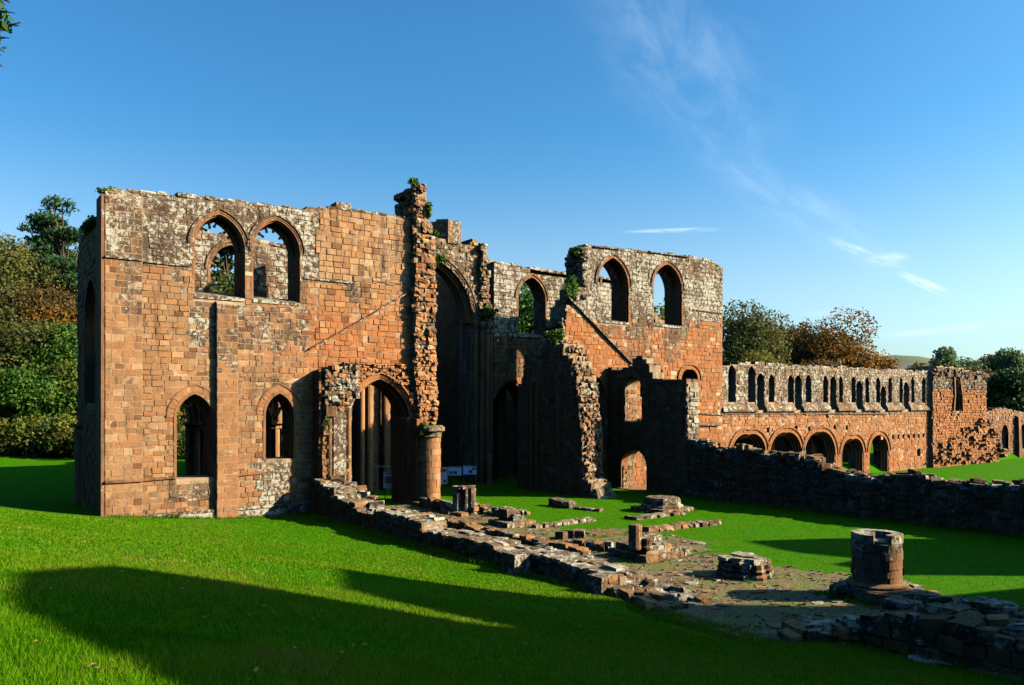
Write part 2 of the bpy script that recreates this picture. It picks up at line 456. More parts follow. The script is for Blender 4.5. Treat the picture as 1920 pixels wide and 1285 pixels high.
def drum_blocks(pool, part, c, r, z0, rows, nseg, colfn, rr, jit=.012, keep=None, inner=.3, a0=0.0):
    """a round pier built of curved blocks, course by course"""
    z = z0
    for k, h in enumerate(rows):
        off = a0+(PI/nseg if k % 2 else 0)+rr.uniform(-.1, .1)
        for s in range(nseg):
            t0 = off+2*PI*s/nseg+.012; t1 = off+2*PI*(s+1)/nseg-.012
            if keep and not keep((t0+t1)/2, k): continue
            R1 = r+rr.uniform(-jit, jit); vs = []; m = 4
            for zz in (z+.006, z+h-.006):
                for q in range(m+1):
                    an = t0+(t1-t0)*q/m; vs.append((c[0]+R1*math.cos(an), c[1]+R1*math.sin(an), zz+rr.uniform(-.004, .004)))
                for q in range(m, -1, -1):
                    an = t0+(t1-t0)*q/m; vs.append((c[0]+(r-inner)*math.cos(an), c[1]+(r-inner)*math.sin(an), zz))
            w = 2*(m+1); fs = [tuple(range(w-1, -1, -1)), tuple(range(w, 2*w))]+[(i, (i+1) % w, w+(i+1) % w, w+i) for i in range(w)]
            pool.add(part, vs, fs, colfn(0, z, rr))
        z += h
    return z

def leaf_arrays(P, N, size, rnd, aspect=1.7, spread=.9):
    """rhombic leaves at points P with rough normals N"""
    n = len(P); q = rnd.normal(size=(n, 3))*spread; nn = N+q; nn /= np.linalg.norm(nn, axis=1)[:, None]
    a = np.cross(nn, rnd.normal(size=(n, 3))); a /= np.linalg.norm(a, axis=1)[:, None]; b = np.cross(nn, a)
    s = size*rnd.uniform(.6, 1.3, size=(n, 1))
    V = np.stack([P-a*s*aspect*.5, P-b*s*.5, P+a*s*aspect*.5, P+b*s*.5], axis=1)
    return V
def quads_object(name, V, cols, mat, parent, kind=None, attr='leaf', centre=None):
    n = len(V); k = V.shape[1]; v = V.reshape(-1, 3)
    if centre is None: centre = v.mean(0)
    v = (v-np.array(centre)).astype(np.float32)
    me = bpy.data.meshes.new(name); me.vertices.add(n*k); me.vertices.foreach_set('co', v.ravel())
    me.loops.add(n*k); me.loops.foreach_set('vertex_index', np.arange(n*k, dtype=np.int32))
    me.polygons.add(n); me.polygons.foreach_set('loop_start', np.arange(0, n*k, k, dtype=np.int32))
    me.update(calc_edges=True)
    at = me.attributes.new(attr, 'FLOAT_COLOR', 'POINT')
    c = np.repeat(np.clip(cols, 0, 1)[:, None], k, axis=1).ravel(); cc = np.zeros((n*k, 4), dtype=np.float32); cc[:, 0] = c; cc[:, 3] = 1
    at.data.foreach_set('color', cc.ravel())
    me.materials.append(mat)
    o = link_mesh(name, me, parent, tuple(float(x) for x in centre))
    if kind: o['kind'] = kind
    return o

# ================================================================ ground
def ss(a, b, x):
    t = np.clip((np.asarray(x, dtype=float)-a)/(b-a), 0, 1); return t*t*(3-2*t)
def ground_z(X, Y):
    X = np.asarray(X, dtype=float); Y = np.asarray(Y, dtype=float)
    plane = 4.2-.19*X-.0574*Y+.10*np.sin(X*.55+Y*.21)*np.sin(Y*.31+1)*ss(4, 12, Y)
    plane = np.minimum(plane, 9)
    bn = .02+.42*ss(15, 4, X)
    k = .22; north = np.maximum(plane, bn)+k*np.log1p(np.exp(-np.abs(plane-bn)/k))-.06
    north = north*(1-ss(46, 60, Y))+.5*ss(46, 60, Y)
    gap = ss(9, 11, Y)*(1-ss(14.6, 16, Y))
    tt = ss(15.4, 16.9, X)*(1-gap)+ss(11.5, 17.5, X)*gap
    z = north*(1-tt)
    z = z*(1-ss(46, 60, Y))+.5*ss(46, 60, Y)*1.0
    z = z-.9*ss(38.8, 39.6, X)*(1-ss(40.8, 42, Y))
    z = z+12*ss(82, 150, Y)*(1-.6*ss(60, 120, X))+5*ss(112, 190, .85*X+.5*Y)
    z = z+24*ss(-14, -70, X)*(1-ss(60, 90, Y))+10*ss(-30, -90, Y)*ss(20, -10, X)  # unseen slopes north and west, added to carry the sky-blocking wood
    return z
def gz(x, y): return float(ground_z(x, y))

def tex_lawn():
    m, t, b, out = material('mown_lawn')
    P = t.new('ShaderNodeNewGeometry').outputs['Position']
    n1 = t.noise(P, .35, 6, .6); n2 = t.noise(P, 2.2, 6, .7); n3 = t.noise(t.scale(P, (1, 1, .3)), 26, 4, .7)
    c = t.ramp(t.m('ADD', t.m('MULTIPLY', n2, .45), t.m('MULTIPLY', n3, .55)), [(.25, (.014, .068, .001)), (.5, (.034, .145, .001)), (.75, (.062, .19, .002))])
    c = t.mix(t.m('MULTIPLY', t.step(n1, .45, .75), .35), c, (.075, .12, .010))
    c = t.mix(t.m('MULTIPLY', t.step(t.noise(P, .9, 7, .75), .62, .72), .45), c, (.10, .095, .018))
    t.l.new(c, b.inputs['Base Color']); b.inputs['Roughness'].default_value = .9; b.inputs['Specular IOR Level'].default_value = .02
    bump(t, b, t.m('ADD', t.m('MULTIPLY', n3, .6), n2), .9, .06)
    return m
M_LAWN = tex_lawn()
def axis(parts):
    out = []
    for a, b, st in parts: out.extend(np.arange(a, b-1e-6, st).tolist())
    return np.array(out+[parts[-1][1]])
def grid_object(name, xs, ys, zf, mat, kind='structure'):
    XX, YY = np.meshgrid(xs, ys); ZZ = zf(XX, YY); nx, ny = len(xs), len(ys)
    v = np.stack([XX, YY, ZZ], -1).reshape(-1, 3).astype(np.float32)
    i = (np.arange(ny-1)[:, None]*nx+np.arange(nx-1)[None, :]).ravel()
    q = np.stack([i, i+1, i+nx+1, i+nx], -1).astype(np.int32)
    me = bpy.data.meshes.new(name); me.vertices.add(len(v)); me.vertices.foreach_set('co', v.ravel())
    me.loops.add(q.size); me.loops.foreach_set('vertex_index', q.ravel()); me.polygons.add(len(q))
    me.polygons.foreach_set('loop_start', np.arange(0, q.size, 4, dtype=np.int32)); me.update(calc_edges=True)
    me.polygons.foreach_set('use_smooth', np.ones(len(q), dtype=bool)); me.materials.append(mat)
    o = bpy.data.objects.new(name, me); COL.objects.link(o); o['kind'] = kind; WLOC[o] = Vector((0, 0, 0))
    return o
lawn = grid_object('lawn', axis([(-1500, -100, 100), (-100, -20, 5), (-20, 60, .5), (60, 160, 4), (160, 2400, 140)]),
                   axis([(-300, -100, 20), (-100, -20, 5), (-20, 60, .5), (60, 200, 4), (200, 2400, 140)]), ground_z, M_LAWN)

# the worn aisle floor: earth, grit and moss
def tex_paving():
    m, t, b, out = material('earth_and_grit_floor')
    P = t.new('ShaderNodeNewGeometry').outputs['Position']
    n1 = t.noise(P, .8, 7, .7); n2 = t.noise(P, 5, 8, .72); n3 = t.voro(P, 26)
    c = t.ramp(n2, [(.28, (.045, .030, .018)), (.45, (.13, .082, .050)), (.6, (.21, .145, .092)), (.75, (.34, .27, .20))])
    c = t.mix(t.m('MULTIPLY', t.step(n3, .30, .12), .5), c, (.26, .21, .16))
    g = t.step(t.m('ADD', n1, t.m('MULTIPLY', n2, .35)), .61, .72)
    c = t.mix(t.m('MULTIPLY', g, .8), c, t.mix(n2, (.05, .095, .010), (.12, .16, .02)))
    chips = t.m('MULTIPLY', t.step(t.noise(t.scale(P, (1, 1.6, 1)), 9, 6, .7), .55, .62), t.step(n1, .40, .58))
    c = t.mix(t.m('MULTIPLY', chips, .8), c, t.mix(n3, (.50, .45, .38), (.30, .20, .14)))
    rust = t.step(t.noise(P, 1.3, 6, .7), .55, .68); c = t.mix(t.m('MULTIPLY', rust, .5), c, (.20, .10, .055))
    t.l.new(c, b.inputs['Base Color'])
    bump(t, b, t.m('ADD', n2, t.m('MULTIPLY', n3, -.5)), .9, .06)
    return m
M_PAVE = tex_paving()
def nz2(x, y, s, seed=0): return noise.noise(Vector((x*s, y*s, seed*7.3)))
def on_paving(x, y):
    e = nz2(x, y, .45, 1)*1.0+nz2(x, y, 1.7, 2)*.6+nz2(x, y, 5, 3)*.25
    if 2.0 < y < 40.2 and 16.6 < x < 23.25+e+(.5 if y < 20 else 0): return True
    if y < 17 and 23 < x < 24.0+(17-y)*.16+e: return y > 2
    if 20.2 < y < 27.0 and 22 < x < 26.4+e-.3*abs(y-24): return True       # spur of bare ground between two piers
    if 9.6+e*.5 < y < 15.2 and x <= 17: return x > 15.9+e*.35
    return False
c_ = .14; pv = {}; mbp = MB(); fs_ = []
for ix in range(int(11/c_), int(29/c_)):
    for iy in range(int(2/c_), int(40.3/c_)):
        if on_paving((ix+.5)*c_, (iy+.5)*c_):
            q = []
            for dx, dy in ((0, 0), (1, 0), (1, 1), (0, 1)):
                k = (ix+dx, iy+dy)
                if k not in pv:
                    pv[k] = len(mbp.v); x, y = k[0]*c_, k[1]*c_
                    jx, jy = nz2(x, y, 5, 4)*.05, nz2(x, y, 5, 5)*.05
                    mbp.v.append((x+jx, y+jy, gz(x, y)+.022+.02*nz2(x, y, 1.2, 3)+(0 if x > 17.5 else .006))); mbp.c.append((0, 0, 0, 0))
                q.append(pv[k])
            fs_.append(tuple(q))
mbp.f = fs_
paving = mbp.build('aisle_floor', M_PAVE, None, smooth=True, centre=(0, 0, 0)); paving['kind'] = 'structure'

# flagstones, worn flat and half sunk in the floor
def flag_col(u, z, r): return (r.choice([.5, .62, .75, .9]), r.choice([.3, .5, .65, .8]), r.choice([.0, .2, .5]), .35)
fpool = Pool(300); rf = random.Random(11); placed = []
tries = 0
while len(placed) < 300 and tries < 9000:
    tries += 1
    y = 4+36*rf.random()**1.25; x = rf.uniform(13.5, 27)
    if not on_paving(x, y) or nz2(x, y, .5, 9) < -.25: continue
    s = rf.uniform(.12, .34)*(1.1 if y < 22 else .9)
    if any((x-a)**2+(y-b)**2 < (s+c)**2*.52 for a, b, c in placed): continue
    placed.append((x, y, s))
    n = rf.randint(5, 7); a0 = rf.uniform(0, 6); zt = gz(x, y)+.035+rf.uniform(0, .03)+(0 if x > 17.5 else .006); tx, ty = rf.uniform(-.05, .05), rf.uniform(-.05, .05)
    ring = []
    for i in range(n):
        an = a0+2*PI*i/n+rf.uniform(-.25, .25); q = s*rf.uniform(.75, 1.1); ring.append((q*math.cos(an)*1.25, q*math.sin(an)*.8))
    vs = [(x+a*.93, y+b*.93, zt+a*tx+b*ty) for a, b in ring]+[(x+a, y+b, zt-.14) for a, b in ring]
    fs = [tuple(range(n))]+[(i, n+i, n+(i+1) % n, (i+1) % n) for i in range(n)]
    fpool.add(paving, vs, fs, flag_col(0, 0, rf), 'flagstone')
fpool.flush(paving)
gm = MB(); k = 0
while k < 2600:     # loose grit and chips of stone
    y = 5+35*rf.random()**1.3; x = rf.uniform(15.5, 26.5)
    if not on_paving(x, y) or nz2(x, y, .6, 10) < -.12: continue
    s_ = rf.uniform(.025, .085); z_ = gz(x, y)+.03; q = [(x+s_*math.cos(a)*rf.uniform(.6, 1.2), y+s_*math.sin(a)*rf.uniform(.6, 1.2)) for a in (0, 1.57, 3.14, 4.71)]
    hexa(gm, [(a, b, z_-.03) for a, b in q]+[(x+(a-x)*.75, y+(b-y)*.75, z_+s_*rf.uniform(.25, .6)) for a, b in q], flag_col(0, 0, rf)); k += 1
gm.build('loose_chips', M_STONE, paving, kind='stuff')

def tex_far():
    m, t, b, out = material('hazy_far_heath')
    P = t.new('ShaderNodeNewGeometry').outputs['Position']
    n = t.noise(P, .02, 7, .7); z = t.new('ShaderNodeSeparateXYZ'); t.l.new(P, z.inputs[0])
    c = t.mix(n, (.12, .105, .115), (.19, .16, .165))  # distance haze is mixed into these pale colours
    c = t.mix(t.step(z.outputs[2], 40, 47), c, (.10, .125, .07))
    t.l.new(c, b.inputs['Base Color']); return m
def far_z(X, Y):
    a = X*RIGHT.x+Y*RIGHT.y; d = X*FWD.x+Y*FWD.y
    return 57*np.exp(-((a-372)/125)**2)*ss(620, 760, d)*(1-.3*ss(760, 1000, d))+4*np.sin(a*.02)-6
grid_object('distant_hill', np.linspace(380, 1200, 50), np.linspace(200, 900, 50), far_z, tex_far())

# ================================================================ colours of the masonry (tone, lichen, hue, moss)
def pick(r, lo=.15, hi=.75): return min(1, max(0, r.gauss((lo+hi)/2, (hi-lo)/4.6)))
def col_nt(u, z, r=RND):
    """west wall of the north transept"""
    lich = .04; hue = .16 if u < 14 else .3; t = pick(r, .25, .85)
    if u < 16.9 and z > 12.72-(.9*max(0, nz2(u, 9.1, 2.2, 26)) if u > 8.1 else 0): lich = .66-.25*max(0, nz2(u, z, .7, 27))
    elif z > 12.72: lich = .22; t = pick(r, .5, .95); hue = .2
    elif z > 12.72-5.5*max(0, nz2(u, 3.3, 1.3, 21)+.25*nz2(u, z, 2.5, 22)): lich = .44
    if 10.3 < u < 16.2 and 8.8 < z < 10.9: lich = max(lich, .50 if r.random() < .8 else .3)
    if 10.6 < u < 16.2 and 6.5 < z <= 8.8: lich = max(lich, .24)
    if u > 16.1 and z <= 12.0: hue = .75 if z < 11 else .5; t = pick(r, .3, .75)
    if u > 17 and z < 10.3: hue = .92
    if z < .55: lich = .62; hue = .2
    if 13.6 < u < 15.3 and .55 < z < 3.2: lich = .70
    if 9.0 < u < 11.3 and 1.0 < z < 2.3: lich = .46
    if r.random() < .05: t = r.uniform(.75, .9)
    if r.random() < .05: t = r.uniform(.0, .15)
    return (t, max(0, lich+.28*max(0, nz2(u, z, .55, 31))+r.uniform(-.06, .06)), min(1, max(0, hue+r.uniform(-.2, .2))), .25 if z > 15 else 0)
def col_st(u, z, r=RND):
    """west wall of the south transept"""
    lich = .06; hue = .92; t = pick(r, .25, .75)
    if z > 12.7-1.6*nz2(u, 4.1, .8, 24)-.8*nz2(u, z, 2.2, 25): lich = .68; hue = .35
    elif z > 11.2-2.2*nz2(u, 1.7, .9, 23): lich = .50 if u < 47.5 else .3; hue = .5
    elif z > 9.2 and 37.5 < u < 46: lich = .40
    crease = 12.6-(u-35)*.62
    if u < 41 and z < crease: lich = .03; hue = 1.0
    if z < 4.2: lich = .2
    if r.random() < .06: t = r.uniform(.85, 1)
    return (t, max(0, lich+.22*nz2(u, z, .6, 32)+r.uniform(-.05, .05)), min(1, max(0, hue+r.uniform(-.2, .1))), .2 if z > 16 else 0)
def col_pale(u, z, r=RND): return (pick(r, .35, .85), .70+r.uniform(-.12, .12), .3+r.uniform(-.2, .2), .2)
def col_ash(u, z, r=RND): return (pick(r, .2, .7), .2+r.uniform(-.1, .1), .5+r.uniform(-.2, .2), 0)
def col_red(u, z, r=RND): return (pick(r, .2, .7), .06+r.uniform(-.05, .06), .9+r.uniform(-.2, .1), 0)
def col_ruin(u, z, r=RND): return (pick(r, .25, .95), r.choice([.25, .45, .6, .7]), r.uniform(.0, .35), .3)
def col_shaded(u, z, r=RND): return (pick(r, .0, .3), r.choice([.3, .36, .42]), .2+r.uniform(-.2, .2), .5)  # shade of the north-facing walls painted in as darker stone
def flat(fn, r=random.Random(5)): return lambda u, z: fn(u, z, r)
MOULD = (.36, .30, .35, 0); MOULD_L = (.5, .42, .3, 0); MOULD_R = (.32, .26, .6, 0)

def tracery(thing_, frame, op, depth, rr, col, parent=None):
    """what is left of the cusped stonework in the head of a window"""
    path = resample(arch_of(op), 22); mb = MB()
    band(mb, frame, path, -.13, .0, depth-.16, depth, col)
    for i in range(2, 21):
        a, m, b = path[i-1], path[i], path[i+1] if i < 22 else path[i]
        du, dz = b[0]-a[0], b[1]-a[1]; l = math.hypot(du, dz); nu, nz = dz/l, -du/l
        big = i % 3 == 0
        L = rr.uniform(.22, .42) if big else rr.uniform(.05, .18)
        w = l*(.22 if big else .3); sk = rr.uniform(-.12, .12)
        base = [(m[0]-du/l*w+nu*.1, m[1]-dz/l*w+nz*.1), (m[0]+du/l*w+nu*.1, m[1]+dz/l*w+nz*.1)]
        tip = [(m[0]+nu*(.1+L)+du/l*(w*.25+sk), m[1]+nz*(.1+L)+dz/l*(w*.25+sk)), (m[0]+nu*(.1+L)-du/l*(w*.25-sk), m[1]+nz*(.1+L)-dz/l*(w*.25-sk))]
        q = base+tip
        hexa(mb, [frame(u, z, depth-.15) for u, z in q]+[frame(u, z, depth-.02) for u, z in q], col)
        if big:
            vs, fs = rock_geo(frame(*( (tip[0][0]+tip[1][0])/2, (tip[0][1]+tip[1][1])/2), depth-.085), (.16, .13, .16), 0, rr, .8, .1); mb.add(vs, fs, col)
    return mb.build('window_tracery', M_STONE, parent or thing_)
def sill_stones(pool, part, frame, u0, u1, z, thick, colfn, r, slope=.35):
    u = u0
    while u < u1-.05:
        w = min(r.uniform(.35, .6), u1-u); zb = z+slope*.9
        p = [frame(u+.008, z-.16, .06), frame(u+w-.008, z-.16, .06), frame(u+w-.008, z+r.uniform(-.02, .02), .05), frame(u+.008, z+r.uniform(-.02, .02), .05)]
        q = [frame(u+.008, z-.16, -thick*.75), frame(u+w-.008, z-.16, -thick*.75), frame(u+w-.008, zb, -thick*.75), frame(u+.008, zb, -thick*.75)]
        pool.add(part, p+q, BOXF, colfn(u, z, r), 'sill_stone'); u += w
def coping(pool, part, frame, pts, thick, colfn, r, h=(.10, .24), l=(.35, .8), gap=.12, depth2=True):
    """loose top courses along a wall head"""
    for (u0, z0), (u1, z1) in zip(pts, pts[1:]):
        u = u0
        while u < u1-.1:
            w = min(r.uniform(*l), u1-u); t = (u+w/2-u0)/((u1-u0) or 1); z = z0+(z1-z0)*t
            if r.random() > gap:
                hh = r.uniform(*h); dd = thick*r.uniform(.42, .55)
                for dc in ((-dd/2+.03, -thick+dd/2) if depth2 else (-thick/2,)):
                    if not depth2: dd = thick*1.02
                    c = frame(u+w/2, z+hh/2-.05, dc+r.uniform(-.03, .05))
                    a = frame(1, 0, 0); b0 = frame(0, 0, 0); alongx = abs(a[0]-b0[0]) > .5
                    s = (w*.97, dd, hh+.06) if alongx else (dd, w*.97, hh+.06)
                    vs, fs = rock_geo(c, s, 0, r, .10, .07); pool.add(part, vs, fs, colfn(u, z, r), 'coping_stone')
            u += w
def string(mb, frame, pts, h, d, col, r=None, own=None):
    """a projecting string course"""
    q = []
    for (u0, z0), (u1, z1) in zip(pts, pts[1:]):
        n = max(1, int(math.hypot(u1-u0, z1-z0)/1.1))
        for i in range(n):
            a = i/n; b = (i+1)/n-.004
            k = d*(r.uniform(.75, 1.1) if r else 1)
            p0 = (u0+(u1-u0)*a, z0+(z1-z0)*a); p1 = (u0+(u1-u0)*b, z0+(z1-z0)*b)
            A = [frame(p0[0], p0[1]-h/2, -.1), frame(p1[0], p1[1]-h/2, -.1), frame(p1[0], p1[1]+h/2, -.1), frame(p0[0], p0[1]+h/2, -.1)]
            B = [frame(p0[0], p0[1]-h/2, k), frame(p1[0], p1[1]-h/2, k), frame(p1[0], p1[1]+h*.15, k), frame(p0[0], p0[1]+h*.15, k)]
            hexa(mb, A+B, col)
    if own: mb.build(own[0], M_STONE, own[1])
def cluster_pier(name, parent, c, r, z0, z1, col, n=8, cap=True, shaft=.2):
    mb = MB(); cylinder(mb, c, r*.72, z0, z1, 12, col)
    for i in range(n):
        an = 2*PI*(i+.5)/n; p = (c[0]+r*.78*math.cos(an), c[1]+r*.78*math.sin(an)); cylinder(mb, p, shaft, z0, z1, 9, col)
    if cap:
        lathe(mb, c, [(r*1.02, z1-.45), (r*1.12, z1-.40), (r*1.02, z1-.36), (r*1.05, z1-.2), (r*1.32, z1-.1), (r*1.32, z1+.02)], 16, col)
        lathe(mb, c, [(r*1.35, z0-.05), (r*1.35, z0+.15), (r*1.15, z0+.3), (r*1.18, z0+.36), (r*1.0, z0+.42)], 16, col)
    return mb.build(name, M_STONE, parent, smooth=False)

def reveal(pool, part, frame, op, thick, colfn, r, d0=-.3):
    """blocks of the southern jamb, seen from the north-west"""
    u1 = op[-1][0]; z = op[0][1]+.05; zs = op[-2][1]
    while z < zs-.1:
        h = min(r.uniform(.28, .42), zs-z); d = d0
        while d > -thick+.1:
            l = min(r.uniform(.4, .75), d+thick); p = r.uniform(.012, .03)
            A = [frame(u1+.05, z+.008, d), frame(u1+.05, z+.008, d-l+.012), frame(u1+.05, z+h-.008, d-l+.012), frame(u1+.05, z+h-.008, d)]
            B = [frame(u1-p, z+.016, d-.008), frame(u1-p, z+.016, d-l+.02), frame(u1-p, z+h-.016, d-l+.02), frame(u1-p, z+h-.016, d-.008)]
            pool.add(part, A+B, BOXF, colfn(u1, z, r), 'jamb_stone'); d -= l
        z += h
TH = 1.75   # thickness of the transept walls
# ================================================================ north transept
r = random.Random(21)
nt = thing('north_transept', (15, 44.5, 0), 'roofless sandstone transept at the left with paired upper windows and a tall crumbling corner', 'ruin')
P = Pool(300); fw = west(40.5)
top = [(6.61, 15.83), (7.97, 16.01), (9.65, 16.10), (11.37, 16.19), (13.52, 16.30), (14.94, 16.32), (17.40, 16.52)]
top2 = [(17.46, 16.68), (18.92, 16.75), (22.12, 16.82), (22.73, 16.84)]
outline = [(6.55, -1.2), (23.6, -1.2), (23.6, top2[-1][1])]+top2[::-1]+ragged(top[::-1], .5, .05, 5)
W1 = pointed(10.45, 12.95, 11.27, 13.79, 15.45)
W2 = pointed(13.36, 15.88, 11.28, 13.96, 15.57)
L1 = pointed(9.60, 11.37, 2.18, 5.18, 6.38)
L2 = pointed(14.00, 15.55, 2.95, 5.30, 6.45)
AA = pointed(18.69, 22.58, -.1, 4.75, 7.3, 14)
holes = [W1, W2, L1, L2, AA]
ww = core('west_wall', fw, outline, holes, TH, nt, (.4, .2, .4, 0), lambda u, z: (.45, col_nt(u, z, random.Random(3))[1]*.8, .4, 0))
rub = lambda u, z: u > 18.2 and 5.0 < z < 8.2 and z > 5.2+(u-18.2)*.05
seam = ragged([(16.9, 8.2), (16.9, 16.75)], .55, .22, 44)   # toothed joint between two builds of the wall
masonry(P, ww, fw, [(6.56, -1.2), (16.9, -1.2)]+seam+[p for p in ragged(top[::-1], .5, .02, 5)], holes, col_nt, (.23, .33), (.28, .64), (.004, .034), .010, seed=31, drop=.004)
masonry(P, ww, fw, [(16.9, 8.2), (23.6, 8.2), (23.6, top2[-1][1]-.02)]+[(u, z-.03) for u, z in top2[::-1]]+seam[::-1][:-1], holes, col_nt, (.24, .38), (.28, .66), (.005, .055), .012, seed=32, drop=.02)
masonry(P, ww, fw, [(16.92, -1), (18.6, -1), (18.6, 5.0), (18.3, 8.18), (16.92, 8.18)], holes, col_nt, (.26, .36), (.3, .6), (.01, .05), .01, seed=33)
masonry(P, ww, fw, [(18.32, 5), (23.6, 4.4), (23.6, 8.18), (18.32, 8.18)], holes+[[(18.0, 4.9), (18.45, 5.2), (19.0, 6.6), (20.55, 7.75), (22.2, 6.6), (22.9, 5.0), (22.9, 4)]], lambda u, z, q: (pick(q, .3, .9), q.choice([.05, .1, .3]), .75+q.uniform(-.3, .2), .1), (.15, .27), (.16, .42), (.04, .26), .035, seed=34, drop=.04, lumpy=True)
# corner pilaster and middle buttress, each with its own face stones
def buttress(name, u0, u1, z0, z1, d, colfn, seed, slope=.5):
    mb = MB(); rr2 = random.Random(seed)
    p = [fw(u0, z0, -.2), fw(u1, z0, -.2), fw(u1, z1+slope*.6, -.2), fw(u0, z1+slope*.6, -.2), fw(u0, z0, d), fw(u1, z0, d), fw(u1, z1, d), fw(u0, z1, d)]
    hexa(mb, p, (.35, .2, .35, 0)); o = mb.build(name, M_MORTAR, nt)
    masonry(P, o, lambda u, z, q: fw(u, z, q+d), [(u0, z0), (u1, z0), (u1, z1), (u0, z1)], [], colfn, (.27, .37), (.3, .6), (.004, .018), .006, seed=seed, deep=.05)
    return o
buttress('corner_pilaster', 6.45, 8.05, -1.2, 15.75, .17, col_nt, 41, .1)
buttress('buttress', 11.48, 12.52, -1.2, 10.89, .27, lambda u, z, q: (pick(q, .25, .75), .45+q.uniform(-.2, .1) if z > 7.5 else .12, .3, 0), 42)
# mouldings
r2 = random.Random(9)
string(MB(), fw, [(8.06, 12.70), (W1[0][0]-.25, 12.70)], .13, .10, (.2, .7, .2, 0), r2, own=('string_course', nt))
string(MB(), lambda u, z, q: fw(u, z, q+.17), [(6.45, 12.72), (8.05, 12.72)], .13, .1, (.2, .7, .2, 0), r2, own=('string_course', nt))
string(MB(), fw, [(W2[-1][0]+.2, 12.68), (19.08, 12.66)], .13, .10, (.2, .6, .3, 0), r2, own=('string_course', nt))
string(MB(), fw, [(20.23, 12.9), (22.37, 12.9)], .1, .08, (.2, .4, .5, 0), r2, own=('string_course', nt))

string(MB(), fw, [(8.06, 2.25), (L1[0][0]-.05, 2.3)], .16, .11, (.3, .4, .3, 0), r2, own=('lower_string_course', nt)); string(MB(), fw, [(L1[-1][0]+.3, 2.3), (11.47, 2.3)], .16, .11, (.3, .3, .3, 0), r2, own=('lower_string_course', nt))
string(MB(), fw, [(12.53, 2.25), (L2[0][0]-.02, 2.32)], .16, .12, (.3, .2, .3, 0), r2, own=('lower_string_course', nt)); string(MB(), lambda u, z, q: fw(u, z, q+.17), [(6.45, 2.25), (8.05, 2.25)], .16, .1, (.35, .35, .3, 0), r2, own=('lower_string_course', nt))

mb = MB()
string(mb, fw, [(8.06, .53), (11.47, .53)], .16, .20, (.3, .6, .3, 0), r2); string(mb, fw, [(12.53, .53), (16.4, .53)], .16, .22, (.3, .7, .3, 0), r2)
p = MB(); hexa(mb, [fw(8.06, -1.2, -.1), fw(11.47, -1.2, -.1), fw(11.47, .46, -.1), fw(8.06, .46, -.1), fw(8.06, -1.2, .15), fw(11.47, -1.2, .15), fw(11.47, .46, .14), fw(8.06, .46, .14)], (.4, .75, .2, .2))
hexa(mb, [fw(12.53, -1.2, -.1), fw(16.5, -1.2, -.1), fw(16.5, .46, -.1), fw(12.53, .46, -.1), fw(12.53, -1.2, .16), fw(16.5, -1.2, .16), fw(16.5, .46, .15), fw(12.53, .46, .15)], (.4, .75, .2, .2))
mb.build('plinth', M_STONE, nt)
for op in (W1, W2):
    a = arch_of(op); mb = MB()
    band(mb, fw, a, .22, .31, -.1, .11, (.25, .55, .3, 0)); mb.build('hood_mould', M_STONE, nt)
    mb = MB(); full = resample(op, 40)
    band(mb, fw, full, .0, .10, -.25, .02, MOULD); band(mb, fw, full, -.07, .0, -.5, -.12, MOULD); band(mb, fw, a, .10, .20, -.2, .05, MOULD); mb.build('window_moulding', M_STONE, nt)
    tracery(nt, fw, op, -.75, r, MOULD); reveal(P, ww, fw, op, TH, lambda u, z, q: (pick(q, .15, .55), .16, .45, 0), r)
    sill_stones(P, ww, fw, op[0][0], op[-1][0], op[0][1]+.02, TH, lambda u, z, q: (.5, .72, .2, .3), r)
for op in (L1, L2):
    a = arch_of(op); mb = MB()
    band(mb, fw, a, .41, .47, -.1, .06, (.3, .3, .3, 0)); mb.build('hood_mould', M_STONE, nt)
    voussoirs(P, ww, fw, a, 17, .12, .40, -.1, .03, lambda u, z, q: (pick(q, .35, .75), .08, .35, 0), r)
    mb = MB(); band(mb, fw, resample(op, 36), -.02, .11, -.45, .045, MOULD); band(mb, fw, resample(op, 36), -.08, -.02, -.7, -.2, MOULD); mb.build('window_moulding', M_STONE, nt)
tracery(nt, fw, L1, -.6, r, MOULD)
for op in (L1, L2, AA): reveal(P, ww, fw, op if op is not AA else op, TH, lambda u, z, q: (pick(q, .1, .5), .1, .6, 0), r)
# forked bar tracery left in the smaller lower window
mb = MB(); um = (L2[0][0]+L2[-1][0])/2; hw = (L2[-1][0]-L2[0][0])/2; zs = L2[1][1]; za = max(z for u, z in L2)
for sg in (-1, 1):
    pts = [(um+sg*.05, zs-.55), (um+sg*.10, zs-.1), (um+sg*.30, zs+.3), (um+sg*hw*.9, zs+.55)]
    band(mb, fw, pts if sg < 0 else pts, -.07, .07, -.9, -.7, MOULD)
    pts = [(um+sg*.02, zs-.3), (um+sg*.16, zs+.35), (um+sg*.12, za-.45), (um, za-.1)]
    band(mb, fw, pts, -.055, .055, -.9, -.7, MOULD)
    pts = [(um+sg*hw, zs-.1), (um+sg*hw*.72, zs+.15), (um+sg*hw*.55, zs+.42), (um+sg*hw*.62, zs+.75)]
    band(mb, fw, pts, -.05, .05, -.9, -.7, MOULD)
mb.build('window_tracery', M_STONE, nt)
